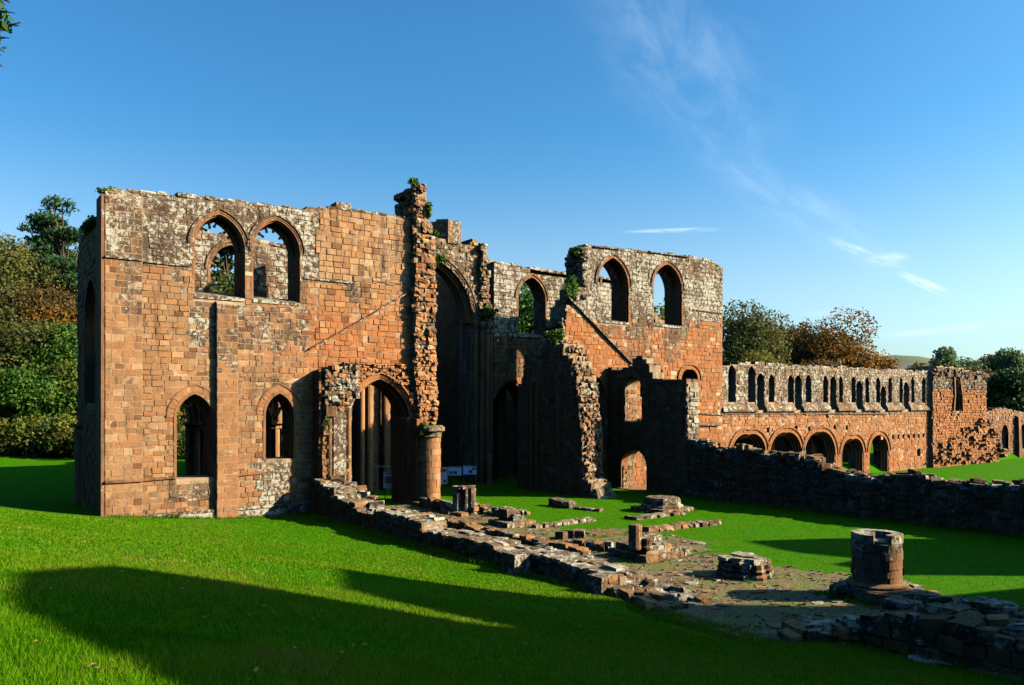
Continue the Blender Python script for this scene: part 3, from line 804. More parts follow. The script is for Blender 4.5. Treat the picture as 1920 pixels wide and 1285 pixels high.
# arch from the aisle into the transept: three orders of moulding on shafted jambs
a = [(AA[0][0], .05)]+arch_of(AA)+[(AA[-1][0], .05)]
mb = MB(); ar = arch_of(AA)
for k, (r0, r1, d0, d1) in enumerate([(0, .10, -.3, .06), (.10, .17, -.3, .12), (.17, .27, -.3, .16), (.30, .38, -.3, .26)]): band(mb, fw, ar, r0, r1, d0, d1, (.55, .08, .65, 0))
mb.build('arch_moulding', M_STONE, nt)
mb = MB()
for d in (-.35, -.75, -1.15):
    band(mb, fw, ar, -.12-.1*abs(d), -.02, d-.3, d, (.25, .1, .75, 0))
mb.build('arch_inner_order', M_STONE, nt)
for sg, ux in ((1, AA[0][0]), (-1, AA[-1][0])):
    mb = MB()
    for j, d in enumerate((-.12, -.42, -.72, -1.02, -1.32)):
        cc = fw(ux+sg*(.06+.07*j), 0, d); cylinder(mb, cc, .13, -.2, 4.75, 9, (.12, .1, .8, 0))
        lathe(mb, cc, [(.13, 4.7), (.17, 4.75), (.14, 4.8), (.2, 5.0), (.2, 5.1)], 9, (.5, .1, .7, 0))
    mb.build('jamb_shafts', M_STONE, nt)
mb = MB()   # sloping weather mould that marks the lost aisle roof
string(mb, fw, [(16.36, 8.83), (19.90, 10.89), (22.58, 12.52)], .12, .20, (.15, .5, .3, 0))
mb.build('roof_crease_moulding', M_STONE, nt)
mb = MB(); string(mb, fw, [(17.40, 8.26), (19.18, 9.37)], .06, .08, (.7, .2, .5, 0)); mb.build('roof_crease_fillet', M_STONE, nt)
coping(P, ww, fw, top, TH, lambda u, z, q: (pick(q), q.choice([.5, .7, .85]), .2, .7), r, (.06, .16), gap=.2)
coping(P, ww, fw, top2, TH, lambda u, z, q: (pick(q, .1, .4), .6, .2, .4), r, (.05, .10), (.5, .9), gap=.0)
for px0, px1, zz in ((18.05, 18.98, .36), (19.34, 19.97, .30)):
    zb = 16.75-(.0 if zz > .33 else .16)
    vs, fs = rock_geo(fw((px0+px1)/2, zb+zz/2, -.6), (px1-px0, .8, zz+.05), 0, r, .08, .04); P.add(ww, vs, fs, (.55, .6, .1, .1), 'coping_stone')
# east wall: arcade of clustered piers below, windows above
fe = west(48.0)
E1 = pointed(13.27, 15.75, 12.55, 13.9, 15.5); E2 = pointed(8.2, 10.4, 12.55, 14.2, 15.4)
PC = (7.0, 12.8, 17.6, 23.6)   # arcade piers
AR = [pointed(PC[k]+.45, PC[k+1]-.45, 4.72, 6.6 if k == 2 else 4.8, 9.2 if k == 2 else 7.4, 12) for k in range(3)]
tope = [(6.6, 15.5), (11, 16.0), (15, 16.05), (18.5, 15.7), (22, 15.9), (24.4, 15.6)]
ew = core('east_wall', fe, [(6.6, 4.72)]+AR[0]+AR[1]+AR[2]+[(23.2, -.6), (24.4, -.6)]+ragged(tope[::-1], .6, .1, 8), [E1, E2], 1.5, nt, (.45, .4, .3, 0))
masonry(P, ew, fe, [(6.6, 7.6), (24.4, 7.6)]+[(u, z-.05) for u, z in tope[::-1]], [E1, E2], lambda u, z, q: (pick(q, .3, .8), .60+q.uniform(-.15, .15) if z > 11.6 else .2, .35, .1), (.3, .4), (.4, .8), seed=51)
masonry(P, ew, fe, [(23.7, -.5), (24.38, -.5), (24.38, 7.58), (23.7, 7.58)], [], col_ash, (.3, .4), (.4, .8), seed=54)
masonry(P, ew, fe, [(6.6, 4.73)]+AR[0]+AR[1]+[(17.6, 4.73), (17.6, 7.58), (6.6, 7.58)], [], col_ash, (.3, .4), (.4, .8), seed=52)
coping(P, ew, fe, tope, 1.5, col_pale, r, gap=.25)
for op in (E1, E2):
    mb = MB(); band(mb, fe, resample(op, 30), -.03, .12, -.4, .05, MOULD_L); band(mb, fe, arch_of(op), .16, .28, -.1, .11, MOULD_L); mb.build('window_moulding', M_STONE, nt)
tracery(nt, fe, E1, -.5, r, MOULD_L)
for AX in AR:
    mb = MB()
    for k in range(4): band(mb, fe, arch_of(AX), -.1+.12*k, .02+.12*k, -.9, -.3+.13*k, (.5, .05, .5, 0))
    mb.build('arcade_moulding', M_STONE, nt)
for cx in PC[:3]: cluster_pier('arcade_pier', nt, (cx, 48.75), .66, -.1, 4.75, (.8, .04, .25, 0), 8, True, .21)
for dx, rr_ in ((-.42, .2), (.12, .27)):
    mb = MB(); cylinder(mb, (23.5+dx, 47.9, 0), rr_, -.1, 8.4, 14, (.75, .08, .3, 0)); mb.build('tall_shaft', M_STONE, nt)
# north wall with its tall window, stair buttresses at the ends
fn = north(6.55)
NW = pointed(43.1, 46.7, 5.9, 10.2, 12.3); NW2 = [(43.5, 2.2), (46.3, 2.2), (46.3, 4.6), (43.5, 4.6)]
topn = [(40.5, 15.7), (42.0, 15.6), (42.2, 14.9), (45, 15.0), (48.0, 14.7), (49.4, 14.4)]
nw = core('north_wall', fn, [(40.5, -1), (49.4, -1)]+ragged(topn[::-1], .5, .1, 4), [NW], 1.5, nt, (.35, .3, .3, 0))
masonry(P, nw, fn, [(40.52, -1), (49.4, -1)]+[(u, z-.04) for u, z in topn[::-1]], [NW], lambda u, z, q: (pick(q, .1, .6), .3, .3, .3), (.3, .4), (.4, .8), (.01, .07), seed=53)
mb = MB(); band(mb, fn, resample(NW, 30), -.03, .15, -.4, .06, MOULD); band(mb, fn, [(44.85, 5.9), (44.85, 11.6)], -.09, .09, -.9, -.6, MOULD)
band(mb, fn, [(43.1, 8.6), (46.7, 8.6)], -.1, .1, -.9, -.6, MOULD); mb.build('window_moulding', M_STONE, nt)
coping(P, nw, fn, topn, 1.5, col_shaded, r, gap=.2)
for y0, y1, zt in ((40.35, 41.7, 15.6),):
    mb = MB(); hexa(mb, [(6.6, y0, -1), (6.6, y1, -1), (5.75, y1, -1), (5.75, y0, -1), (6.6, y0, zt), (6.6, y1, zt), (6.05, y1, zt-.6), (6.05, y0, zt-.6)] if y0 > 45 else [(6.6, y0, -1), (6.6, y1, -1), (6.28, y1, -1), (6.28, y0, -1), (6.6, y0, zt), (6.6, y1, zt), (6.3, y1, zt), (6.3, y0, zt)], (.3, .3, .3, .2))
    mb.build('corner_buttress', M_STONE, nt)
P.flush(nt, {'stone': 300, 'voussoir': 60, 'coping_stone': 80, 'sill_stone': 20})

# ================================================================ stub of the aisle wall beside the transept arch
st = thing('wall_stub', (17.3, 39.7, 0), 'broken stub of wall with a shafted corner left of the pointed aisle arch', 'ruined wall')
P = Pool(120); r = random.Random(22); fs_w = west(39.55)
so = [(16.55, -.6), (18.35, -.6), (18.35, 4.9), (18.45, 6.0), (18.9, 6.9), (18.6, 7.75), (17.6, 7.9), (16.85, 7.75)]
so = ragged(so[2:]+[(16.75, 5.5), (16.7, 2.2), (16.4, .9)], .35, .08, 6); so = [(18.35, -.6)]+so+[(16.4, -.6)]
stw = core('stub_core', fs_w, so, [], .93, st, (.35, .4, .3, .3))
masonry(P, stw, fs_w, so, [], lambda u, z, q: (pick(q, .2, .9), q.choice([.3, .5, .7]) if z > 4.8 else q.choice([.1, .4]), .3, .5 if z > 6.4 else .15), (.2, .32), (.25, .5), (.02, .18), .03, seed=61, drop=.05, lumpy=True)
fsn = north(16.62); masonry(P, stw, fsn, [(39.55, -.4), (40.45, -.4), (40.45, 7.7), (39.55, 7.7)], [], col_ash, (.26, .36), (.35, .7), (.0, .05), seed=62)
mb = MB()
for ux, rr_ in ((17.12, .15), (18.22, .16)): cylinder(mb, (ux, 39.46, 0), rr_, .9, 5.6, 10, (.6, .4, .2, 0))
box(mb, 17.3, 18.02, 39.30, 39.7, 1.3, 5.45, (.6, .62, .2, .1)); mb.build('corner_shafts', M_STONE, st)
mb = MB(); box(mb, 16.85, 17.4, 39.2, 39.6, 5.2, 5.75, (.3, .4, .4, .4)); mb.build('corbel', M_STONE, st)
for k in range(26):
    u = 16.8+1.9*r.random(); z = r.choice([.3, .6, 1, 1.4, 7.6, 7.8, 7.9, 6.3, 5.9]); vs, fs = rock_geo(fs_w(u, z, .0+r.random()*.18), (r.uniform(.25, .5), r.uniform(.25, .5), r.uniform(.18, .3)), r.random(), r, .25, .14); P.add(stw, vs, fs, col_ruin(u, z, r), 'stone')
P.flush(st, {'stone': 200})

# ================================================================ north-west crossing pier, torn where the nave wall left it
cp = thing('crossing_pier', (23.4, 40.5, 0), 'tall crumbling sandstone pier rising above the left transept with ivy on its top', 'ruin')
P = Pool(300); r = random.Random(23)
X0, X1, YF = 22.68, 24.16, 40.12
prof = ragged([(X1, -.3), (X1, 8.0), (X1-.05, 12.3), (X1-.12, 13.5), (24.0, 15.2), (23.85, 16.6), (23.55, 17.2), (23.5, 18.0), (23.25, 18.9), (22.9, 18.75), (22.72, 18.0), (22.68, 14.5), (22.66, 9.0), (22.6, 7.6)], .4, .07, 12)
po = prof+[(22.75, 6.6), (22.95, 5.5), (22.9, 4.5), (22.9, -.3)]
pc = core('pier_core', west(YF), po, [], 2.4, cp, (.4, .3, .55, .1))
def col_pier(u, z, q): return (pick(q, .3, .95), q.choice([.1, .25, .5]) if z > 9 else q.choice([.02, .1, .3]), q.uniform(.2, .95) if z < 15 else .2, .35 if z > 16 else .1)
masonry(P, pc, west(YF), po, [], col_pier, (.2, .34), (.24, .6), (-.02, .16), .05, seed=71, drop=.04, lumpy=True)
masonry(P, pc, north(X0), [(YF, 8), (42.2, 8), (42.2, 17.9), (YF, 18.2)], [], lambda u, z, q: (pick(q, .1, .6), .2, .5, .2), (.26, .36), (.3, .6), (-.02, .08), .02, seed=72)
for k in range(170):   # rubble standing out of the torn face
    z = r.uniform(4.6, 18.6); u = r.uniform(22.6 if z > 7.5 else 22.9, 24.15 if z < 13 else 23.9-(z-13)*.09)
    q_ = r.uniform(.6, 1.15); vs, fs = rock_geo((u, YF-r.uniform(-.1, .12), z), (r.uniform(.16, .42)*q_, r.uniform(.2, .5)*q_, r.uniform(.12, .30)*q_), r.uniform(-.7, .7), r, .38, .2, .35)
    P.add(pc, vs, fs, col_pier(u, z, r), 'rubble_stone')
for k in range(60):
    y = r.uniform(40.2, 42.2); z = r.choice([r.uniform(16.5, 17.9), r.uniform(17.7, 18.5), r.uniform(9, 17)]); vs, fs = rock_geo((X0-r.uniform(-.12, .1), y, z), (r.uniform(.2, .4), r.uniform(.25, .55), r.uniform(.15, .32)), r.uniform(-.4, .4), r, .3, .18, .25); P.add(pc, vs, fs, (pick(r, .1, .6), r.choice([.3, .5]), .3, .4), 'rubble_stone')
rs = MB(); cylinder(rs, (23.42, 39.72, 0), .58, -.2, 4.2, 20, (.4, .2, .4, 0)); rsp = rs.build('respond_core', M_MORTAR, cp)
drum_blocks(P, rsp, (23.42, 39.72), .70, -.05, [.4, .36, .34, .42, .36, .34, .38, .36, .34, .4, .3], 7, lambda u, z, q: (pick(q, .4, .95), q.choice([.05, .1, .35]), q.uniform(.2, .6), 0), r, .018)
mb = MB(); lathe(mb, (23.42, 39.72), [(.70, 3.92), (.80, 3.97), (.74, 4.05), (.78, 4.2), (.95, 4.3), (.95, 4.5), (.8, 4.62)], 18, (.5, .55, .3, .9)); mb.build('respond_capital', M_STONE, cp)
mb = MB(); box(mb, 22.62, 22.9, 39.7, 41.5, -.2, 5.0, (.25, .1, .85, 0)); mb.build('arch_jamb', M_STONE, cp); mb = MB(); box(mb, 22.35, 24.3, 38.85, 40.6, -.2, .22, (.4, .2, .4, .2)); mb.build('pier_foot', M_STONE, cp)
P.flush(cp, {'stone': 250, 'rubble_stone': 300})

# ================================================================ eastern crossing arch with the stump of a turret
ca = thing('crossing_arch', (28.7, 48.7, 0), 'half hidden great pointed arch with a broken stair turret on the wall above it', 'ruin')
P = Pool(300); r = random.Random(24); fc = west(48.0)
CA = pointed(25.1, 32.1, -.5, 11.9, 16.3, 16)
topc = [(24.4, 17.9), (29.0, 17.9), (31.6, 17.6), (32.0, 18.1), (32.5, 18.0), (32.8, 17.2), (33.0, 16.8), (33.5, 15.6), (33.55, 12.6), (33.9, 12.2)]
oc = [(24.42, -.6), (33.9, -.6)]+ragged(topc[::-1], .4, .12, 14)
cc_ = core('arch_wall', fc, oc, [CA], 1.9, ca, (.45, .45, .3, .1))
masonry(P, cc_, fc, [(24.45, 11.5), (33.88, 11.5)]+[(u, z-.06) for u, z in topc[::-1]], [CA], lambda u, z, q: (pick(q, .3, .9), .58+q.uniform(-.15, .15) if u < 32.2 else .3, .25, .3), (.22, .34), (.25, .6), (.0, .10), .02, seed=81, drop=.03)
mb = MB()
for k in range(5): band(mb, fc, arch_of(CA), -.30+.13*k, -.16+.13*k, -1.2, -.45+.13*k, (.4, .25, .45, 0))
mb.build('arch_moulding', M_STONE, ca)
mb = MB(); band(mb, fc, arch_of(CA), .36, .50, -.1, .14, (.55, .55, .3, 0)); mb.build('hood_mould', M_STONE, ca)
c8 = (30.3, 48.95); ring = [(c8[0]+1.16*math.cos(PI/8+i*PI/4), c8[1]+1.16*math.sin(PI/8+i*PI/4)) for i in range(8)]
mb = MB()
for i in range(8):
    a, b = ring[i], ring[(i+1) % 8]; zt = 19.25-(0.25 if i in (0, 7) else 0)-r.uniform(0, .15)
    ia, ib = tuple(c8[k]+(a[k]-c8[k])*.72 for k in (0, 1)), tuple(c8[k]+(b[k]-c8[k])*.72 for k in (0, 1))
    hexa(mb, [(*a, 17.5), (*b, 17.5), (*ib, 17.5), (*ia, 17.5), (*a, zt), (*b, zt), (*ib, zt), (*ia, zt)], (.5, .55, .15, .1))
mb.build('stair_turret', M_STONE, ca)
for k in range(70):
    t = r.random(); z = 12.4+5.4*t; u = 32.6+.9*(1-t)*r.random()+.3*t*r.random(); vs, fs = rock_geo(fc(u, z, r.uniform(.0, .35)), (r.uniform(.25, .55), r.uniform(.3, .6), r.uniform(.18, .36)), r.uniform(-.3, .3), r, .22, .14, .15)
    P.add(cc_, vs, fs, col_ruin(u, z, r), 'rubble_stone')
mb = MB()
for k, (ux, d) in enumerate(((32.25, .1), (32.6, .38), (33.0, .5), (33.4, .38))):
    c = fc(ux, 0, d); cylinder(mb, c, .19, -.2, 11.2, 10, (.5, .25, .3, 0)); lathe(mb, c, [(.19, 11.1), (.24, 11.2), (.2, 11.35), (.36, 11.75), (.36, 11.95)], 10, (.55, .45, .25, 0))
mb.build('respond_shafts', M_STONE, ca)
mb = MB()
for k, (ux, d) in enumerate(((25.0, .1), (24.7, .35))):
    c = fc(ux, 0, d); cylinder(mb, c, .19, -.2, 11.2, 10, (.5, .2, .3, 0))
mb.build('respond_shafts', M_STONE, ca)
P.flush(ca, {'stone': 150, 'rubble_stone': 70})

# presbytery walls beyond the arch
pr = thing('presbytery', (29, 57, 0), 'dark shaded presbytery wall seen through the great crossing arch', 'ruin')
P = Pool(60); r = random.Random(25)
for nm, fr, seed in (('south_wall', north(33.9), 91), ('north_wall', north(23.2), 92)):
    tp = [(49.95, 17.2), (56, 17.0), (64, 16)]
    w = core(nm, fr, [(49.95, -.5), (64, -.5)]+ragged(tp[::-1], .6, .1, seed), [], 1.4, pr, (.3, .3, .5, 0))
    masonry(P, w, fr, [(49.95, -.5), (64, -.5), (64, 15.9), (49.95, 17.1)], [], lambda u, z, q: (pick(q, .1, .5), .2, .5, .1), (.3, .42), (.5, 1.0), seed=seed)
core('east_wall', west(64.05), [(21.8, -.5), (35.3, -.5), (35.3, 12), (21.8, 12.5)], [pointed(26, 31, 4.5, 8, 11)], 1.2, pr, (.3, .3, .5, 0))
P.flush(pr)
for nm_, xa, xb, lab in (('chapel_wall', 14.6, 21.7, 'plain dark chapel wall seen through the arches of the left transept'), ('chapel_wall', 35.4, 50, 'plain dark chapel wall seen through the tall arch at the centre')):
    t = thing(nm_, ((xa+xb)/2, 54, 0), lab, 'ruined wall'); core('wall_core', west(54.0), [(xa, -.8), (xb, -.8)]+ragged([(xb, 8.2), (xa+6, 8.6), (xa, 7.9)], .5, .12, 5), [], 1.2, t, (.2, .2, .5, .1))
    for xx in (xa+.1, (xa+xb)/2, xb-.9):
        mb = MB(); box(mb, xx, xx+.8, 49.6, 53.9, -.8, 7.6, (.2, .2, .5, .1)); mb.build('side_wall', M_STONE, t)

# ================================================================ south transept
r = random.Random(26)
so_t = thing('south_transept', (42.5, 44.5, 0), 'red sandstone transept ruin right of centre with two tall arched windows against the sky', 'ruin')
P = Pool(300)
tops = [(36.47, 16.81), (37.17, 16.93), (42.11, 17.10), (42.73, 17.21), (47.12, 17.31), (49.99, 17.29), (50.98, 16.97), (51.31, 16.66)]
lft = [(36.47, 16.81), (36.17, 15.40), (36.27, 13.94), (35.58, 13.58), (34.72, 12.63), (34.38, 10.15), (34.15, 7.97), (33.6, 6.0), (33.6, -1.2)]
os_ = ragged(lft[::-1], .45, .06, 15)+ragged(tops, .45, .05, 16)[1:]+[(51.2, -1.4)]
S1 = pointed(37.63, 40.62, 11.77, 14.40, 16.33)
S2 = pointed(43.25, 46.38, 11.84, 14.64, 16.48)
D1 = pointed(41.83, 44.00, 6.40, 7.71, 8.58)
D2 = pointed(46.32, 48.25, 5.55, 7.79, 8.58)
D3 = pointed(36.07, 38.34, 2.0, 6.2, 8.0)
hs = [S1, S2, D1, D2, D3]
sw = core('west_wall', fw, os_, hs, TH, so_t, (.45, .3, .7, 0), lambda u, z: (.45, col_st(u, z, random.Random(3))[1]*.8, .7, 0))
masonry(P, sw, fw, [(u, z-.03) for u, z in os_], hs, col_st, (.25, .37), (.3, .7), (.004, .05), .01, seed=101, drop=.012)
fno = north(36.3)
masonry(P, sw, fno, [(40.5, 12.9), (42.2, 12.9), (42.2, 16.6), (40.5, 16.8)], [], col_shaded, (.25, .37), (.3, .6), (-.02, .12), .03, seed=102)
for op in (S1, S2):
    mb = MB(); band(mb, fw, arch_of(op), .22, .31, -.1, .11, (.3, .55, .3, 0)); mb.build('hood_mould', M_STONE, so_t)
    mb = MB(); full = resample(op, 40); band(mb, fw, full, 0, .11, -.25, .03, MOULD_R); band(mb, fw, full, -.07, 0, -.6, -.12, MOULD_R); band(mb, fw, arch_of(op), .11, .20, -.2, .05, MOULD_R); mb.build('window_moulding', M_STONE, so_t)
    tracery(so_t, fw, op, -.8, r, MOULD_R); reveal(P, sw, fw, op, TH, lambda u, z, q: (pick(q, .15, .5), .16, .75, 0), r)
    sill_stones(P, sw, fw, op[0][0], op[-1][0], op[0][1]+.02, TH, lambda u, z, q: (.55, .7, .2, .3), r)
for op in (D1, D2):
    voussoirs(P, sw, fw, arch_of(op), 11, .0, .30, -.12, .05, col_red, r)
    mb = MB(); band(mb, fw, arch_of(op), .32, .42, -.1, .12, (.35, .2, .7, 0)); mb.build('hood_mould', M_STONE, so_t)
voussoirs(P, sw, fw, arch_of(D3), 11, .0, .32, -.12, .06, col_red, r)
mb = MB(); string(mb, fw, [(34.91, 13.09), (40.90, 8.83)], .16, .2, (.12, .6, .3, 0)); mb.build('roof_crease_moulding', M_STONE, so_t)
string(MB(), fw, [(47.62, 13.29), (51.31, 13.22)], .14, .12, (.2, .5, .5, 0), r2, own=('string_course', so_t)); string(MB(), fw, [(47.62, 5.18), (51.38, 5.07)], .14, .12, (.2, .5, .7, 0), r2, own=('string_course', so_t))
string(MB(), fw, [(47.43, 4.30), (50.71, 4.21)], .12, .2, (.25, .5, .6, 0), own=('string_course', so_t));

coping(P, sw, fw, tops, TH, lambda u, z, q: (pick(q), q.choice([.5, .7, .85]), .2, .6), r, (.06, .18), gap=.25)
string(MB(), fw, [(42.73, 17.21), (47.12, 17.31)], .12, .16, (.15, .6, .2, 0), own=('eaves_moulding', so_t)); string(MB(), fw, [(37.17, 16.93), (39.66, 17.04)], .12, .16, (.15, .6, .2, 0), own=('eaves_moulding', so_t));

# east wall
SE1 = pointed(36.23, 38.98, 11.20, 14.02, 15.80); SE2 = pointed(41.7, 44.0, 11.6, 14.6, 15.9)
SA = [pointed(33.95, 37.0, -.5, 5.4, 7.6), pointed(38.6, 42.8, -.5, 4.75, 7.4), pointed(44.2, 48.4, -.5, 4.75, 7.4)]
topse = [(33.4, 16.5), (36, 16.55), (40, 16.4), (45, 16.5), (49.3, 16.2), (50.2, 15.0)]
se = core('east_wall', fc, [(33.95, -.6), (50.2, -.6)]+ragged([(max(33.95, u), z) for u, z in topse[::-1]], .5, .08, 17), [SE1, SE2]+SA, 1.5, so_t, (.45, .5, .35, 0))
masonry(P, se, fc, [(33.95, -.6), (50.2, -.6), (50.2, 14.9), (49.3, 16.15), (45, 16.45), (40, 16.35), (36, 16.5), (33.95, 16.45)], [SE1, SE2]+SA, lambda u, z, q: (pick(q, .3, .85), (.72 if z > 11 else .42 if z > 8 else .1)+q.uniform(-.08, .08), .35 if z > 8 else .7, .1), (.26, .38), (.35, .75), seed=103)
for op in (SE1, SE2):
    mb = MB(); band(mb, fc, resample(op, 30), -.03, .13, -.4, .05, MOULD_L); band(mb, fc, arch_of(op), .17, .29, -.1, .11, MOULD_L); mb.build('window_moulding', M_STONE, so_t)
    sill_stones(P, se, fc, op[0][0], op[-1][0], op[0][1]+.02, 1.5, lambda u, z, q: (.6, .7, .2, .2), r)
for op in SA:
    mb = MB()
    for k in range(3): band(mb, fc, arch_of(op), -.04+.15*k, .09+.15*k, -.9, -.2+.14*k, (.55, .1, .5, 0))
    mb.build('arcade_moulding', M_STONE, so_t)
for cx in (37.8, 43.5): cluster_pier('arcade_pier', so_t, (cx, 48.75), .6, -.1, 4.75, (.6, .1, .5, 0))
coping(P, se, fc, [(34, 16.5)]+topse[1:], 1.5, col_pale, r, gap=.2)
fso = north(50.0)
sg_ = core('south_wall', fso, [(42.26, -.8), (47.9, -.8)]+ragged([(47.9, 13.8), (46.6, 12.9), (44, 12.4), (42.26, 12.6)], .5, .1, 18), [], 1.15, so_t, (.3, .4, .5, 0))
string(MB(), fso, [(42.3, 8), (47.8, 8)], .15, .1, (.3, .3, .5, 0), own=('string_course', so_t));

for k in range(120):
    z = r.uniform(2.0, 13.2); uu = float(np.interp(z, [2, 8, 10.3, 12.2, 13.2], [33.55, 33.75, 34.0, 34.6, 35.6])); q_ = r.uniform(.6, 1.15)
    vs, fs = rock_geo((uu+r.uniform(-.15, .35), 40.5+r.uniform(-.12, 1.5), z), (r.uniform(.3, .6)*q_, r.uniform(.3, .6)*q_, r.uniform(.18, .34)*q_), r.uniform(-.4, .4), r, .25, .16, .2); P.add(sw, vs, fs, (pick(r, .3, .95), r.choice([.3, .5, .65]), r.uniform(.1, .6), .2), 'rubble_stone')
for k in range(60):
    z = r.uniform(13.0, 16.7); vs, fs = rock_geo((36.3+r.uniform(-.16, .1), 40.5+r.uniform(-.1, 1.7), z), (r.uniform(.25, .5), r.uniform(.3, .6), r.uniform(.18, .34)), r.uniform(-.4, .4), r, .25, .16, .2); P.add(sw, vs, fs, col_ruin(0, z, r), 'rubble_stone')
P.flush(so_t, {'stone': 300, 'voussoir': 40, 'coping_stone': 60, 'sill_stone': 20})

# ================================================================ south-west crossing pier and the slope of nave wall still leaning on it
rw = thing('ruined_wall', (33.8, 40, 0), 'dark ruined nave wall stepping down with a bright torn end in the middle of the church', 'ruined wall')
P = Pool(300); r = random.Random(27); fr = north(33.0)
sl = [(43.7, 6.8), (43.3, 7.3), (42.9, 9.0), (42.0, 9.4), (40.3, 9.9), (39.0, 9.8), (38.4, 9.0), (37.9, 8.2), (37.5, 7.2), (37.35, 6.4), (37.2, 5.4), (37.05, 4.4), (36.95, 3.0), (36.9, 1.1), (36.4, .9), (36.1, .3), (35.6, -.3)]
oo = ragged(sl, .38, .07, 19); oo = oo+[(43.7, -.3)]
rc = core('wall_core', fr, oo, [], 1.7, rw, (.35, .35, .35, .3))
masonry(P, rc, fr, oo, [], lambda u, z, q: (pick(q, .1, .55), .30 if z > 5 else .12, .5, .5 if z > 6 else .1), (.26, .36), (.3, .65), (.0, .08), .015, seed=111, drop=.03)  # north face toned darker to paint in its shade
for k in range(len(sl)-1):          # the torn end, faced with broken blocks
    (y0, z0), (y1, z1) = sl[k], sl[k+1]; n = max(2, int(math.hypot(y1-y0, z1-z0)/.21))
    for i in range(n):
        t = (i+r.random()*.6)/n
        for j in range(5):
            x = 33.1+1.55*(j+r.uniform(.2, .8))/5
            vs, fs = rock_geo((x, y0+(y1-y0)*t+r.uniform(-.06, .08), z0+(z1-z0)*t+r.uniform(-.08, .06)), (r.uniform(.2, .48), r.uniform(.2, .45), r.uniform(.14, .32)), r.uniform(-.6, .6), r, .38, .2, .3)
            P.add(rc, vs, fs, (pick(r, .35, .95), r.choice([.2, .45, .65]), r.uniform(.05, .5), .45 if z0 > 6 else .15), 'rubble_stone')
mb = MB()
for d, y in ((.12, 42.4), (.2, 41.9), (.12, 41.4), (.1, 39.2)): cylinder(mb, fr(y, 0, d), .2, -.2, 7.4, 9, (.2, .2, .5, 0))
mb.build('respond_shafts', M_STONE, rw)
mb = MB(); hexa(mb, [(32.9, 35.3, -.2), (34.75, 35.3, -.2), (34.75, 36.7, -.2), (32.9, 36.7, -.2), (33.2, 35.9, .55), (34.5, 35.9, .55), (34.6, 36.7, .75), (33.0, 36.7, .75)], (.6, .6, .2, .4)); mb.build('wall_foot', M_STONE, rw)
P.flush(rw, {'stone': 150, 'rubble_stone': 300})

# ================================================================ south aisle wall: the high end with the cloister door
dw = thing('doorway_wall', (38.9, 36.8, 0), 'shaded aisle wall with a pointed doorway and a broken window arch above it', 'ruined wall')
P = Pool(200); r = random.Random(28); fd = north(38.5)
DR = pointed(36.63, 39.00, -.6, 1.65, 2.75); DW = pointed(36.06, 38.69, 4.71, 7.18, 7.97)
td = [(33.2, 7.29), (34.6, 7.31), (36.1, 7.36), (36.4, 8.0), (37.0, 8.9), (37.6, 9.0), (38.4, 8.3), (39.0, 8.0), (40.4, 8.3)]
DW = pointed(37.12, 38.64, 4.71, 6.89, 7.73)
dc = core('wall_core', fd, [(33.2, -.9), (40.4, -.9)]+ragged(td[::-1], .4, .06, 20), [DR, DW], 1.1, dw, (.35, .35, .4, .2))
masonry(P, dc, fd, [(33.2, -.9), (40.4, -.9)]+[(u, z-.05) for u, z in td[::-1]], [DR, DW], lambda u, z, q: (pick(q, .1, .5), .32 if z > 4.5 else .12, .5, .3), (.25, .36), (.3, .65), (.0, .06), .012, seed=121)  # low tone puts the shade of this wall into its stone colour
masonry(P, dc, west(33.2), [(38.52, 2.5), (39.58, 2.5), (39.58, 7.1), (38.52, 7.2)], [], col_pale, (.22, .34), (.25, .5), (.0, .10), .03, seed=122)
for op in (DW, DR): masonry(P, dc, west(op[-1][0]+.004), [(38.6, op[0][1]), (39.56, op[0][1]), (39.56, op[-2][1]), (38.6, op[-2][1])], [], lambda u, z, q: (pick(q, .2, .8), q.choice([.25, .45, .6]), .4, .1), (.22, .34), (.22, .48), (.01, .05), .02, seed=123, deep=.02)
mb = MB(); band(mb, fd, arch_of(DW), .05, .42, -1.0, .10, (.35, .2, .6, .3)); mb.build('window_arch', M_STONE, dw)
mb = MB(); band(mb, fd, resample(DR, 30), .0, .16, -.5, .06, (.35, .1, .7, 0)); band(mb, fd, arch_of(DR), .2, .32, -.1, .1, (.35, .1, .6, 0)); mb.build('door_moulding', M_STONE, dw)
mb = MB(); box(mb, 38.2, 40.2, DR[0][0]-.2, DR[-1][0]+.2, -.4, .06, (.5, .2, .4, .1)); mb.build('door_step', M_STONE, dw)
coping(P, dc, fd, td, 1.1, col_shaded, r, (.12, .26), gap=.1)
P.flush(dw, {'stone': 200, 'coping_stone': 40})

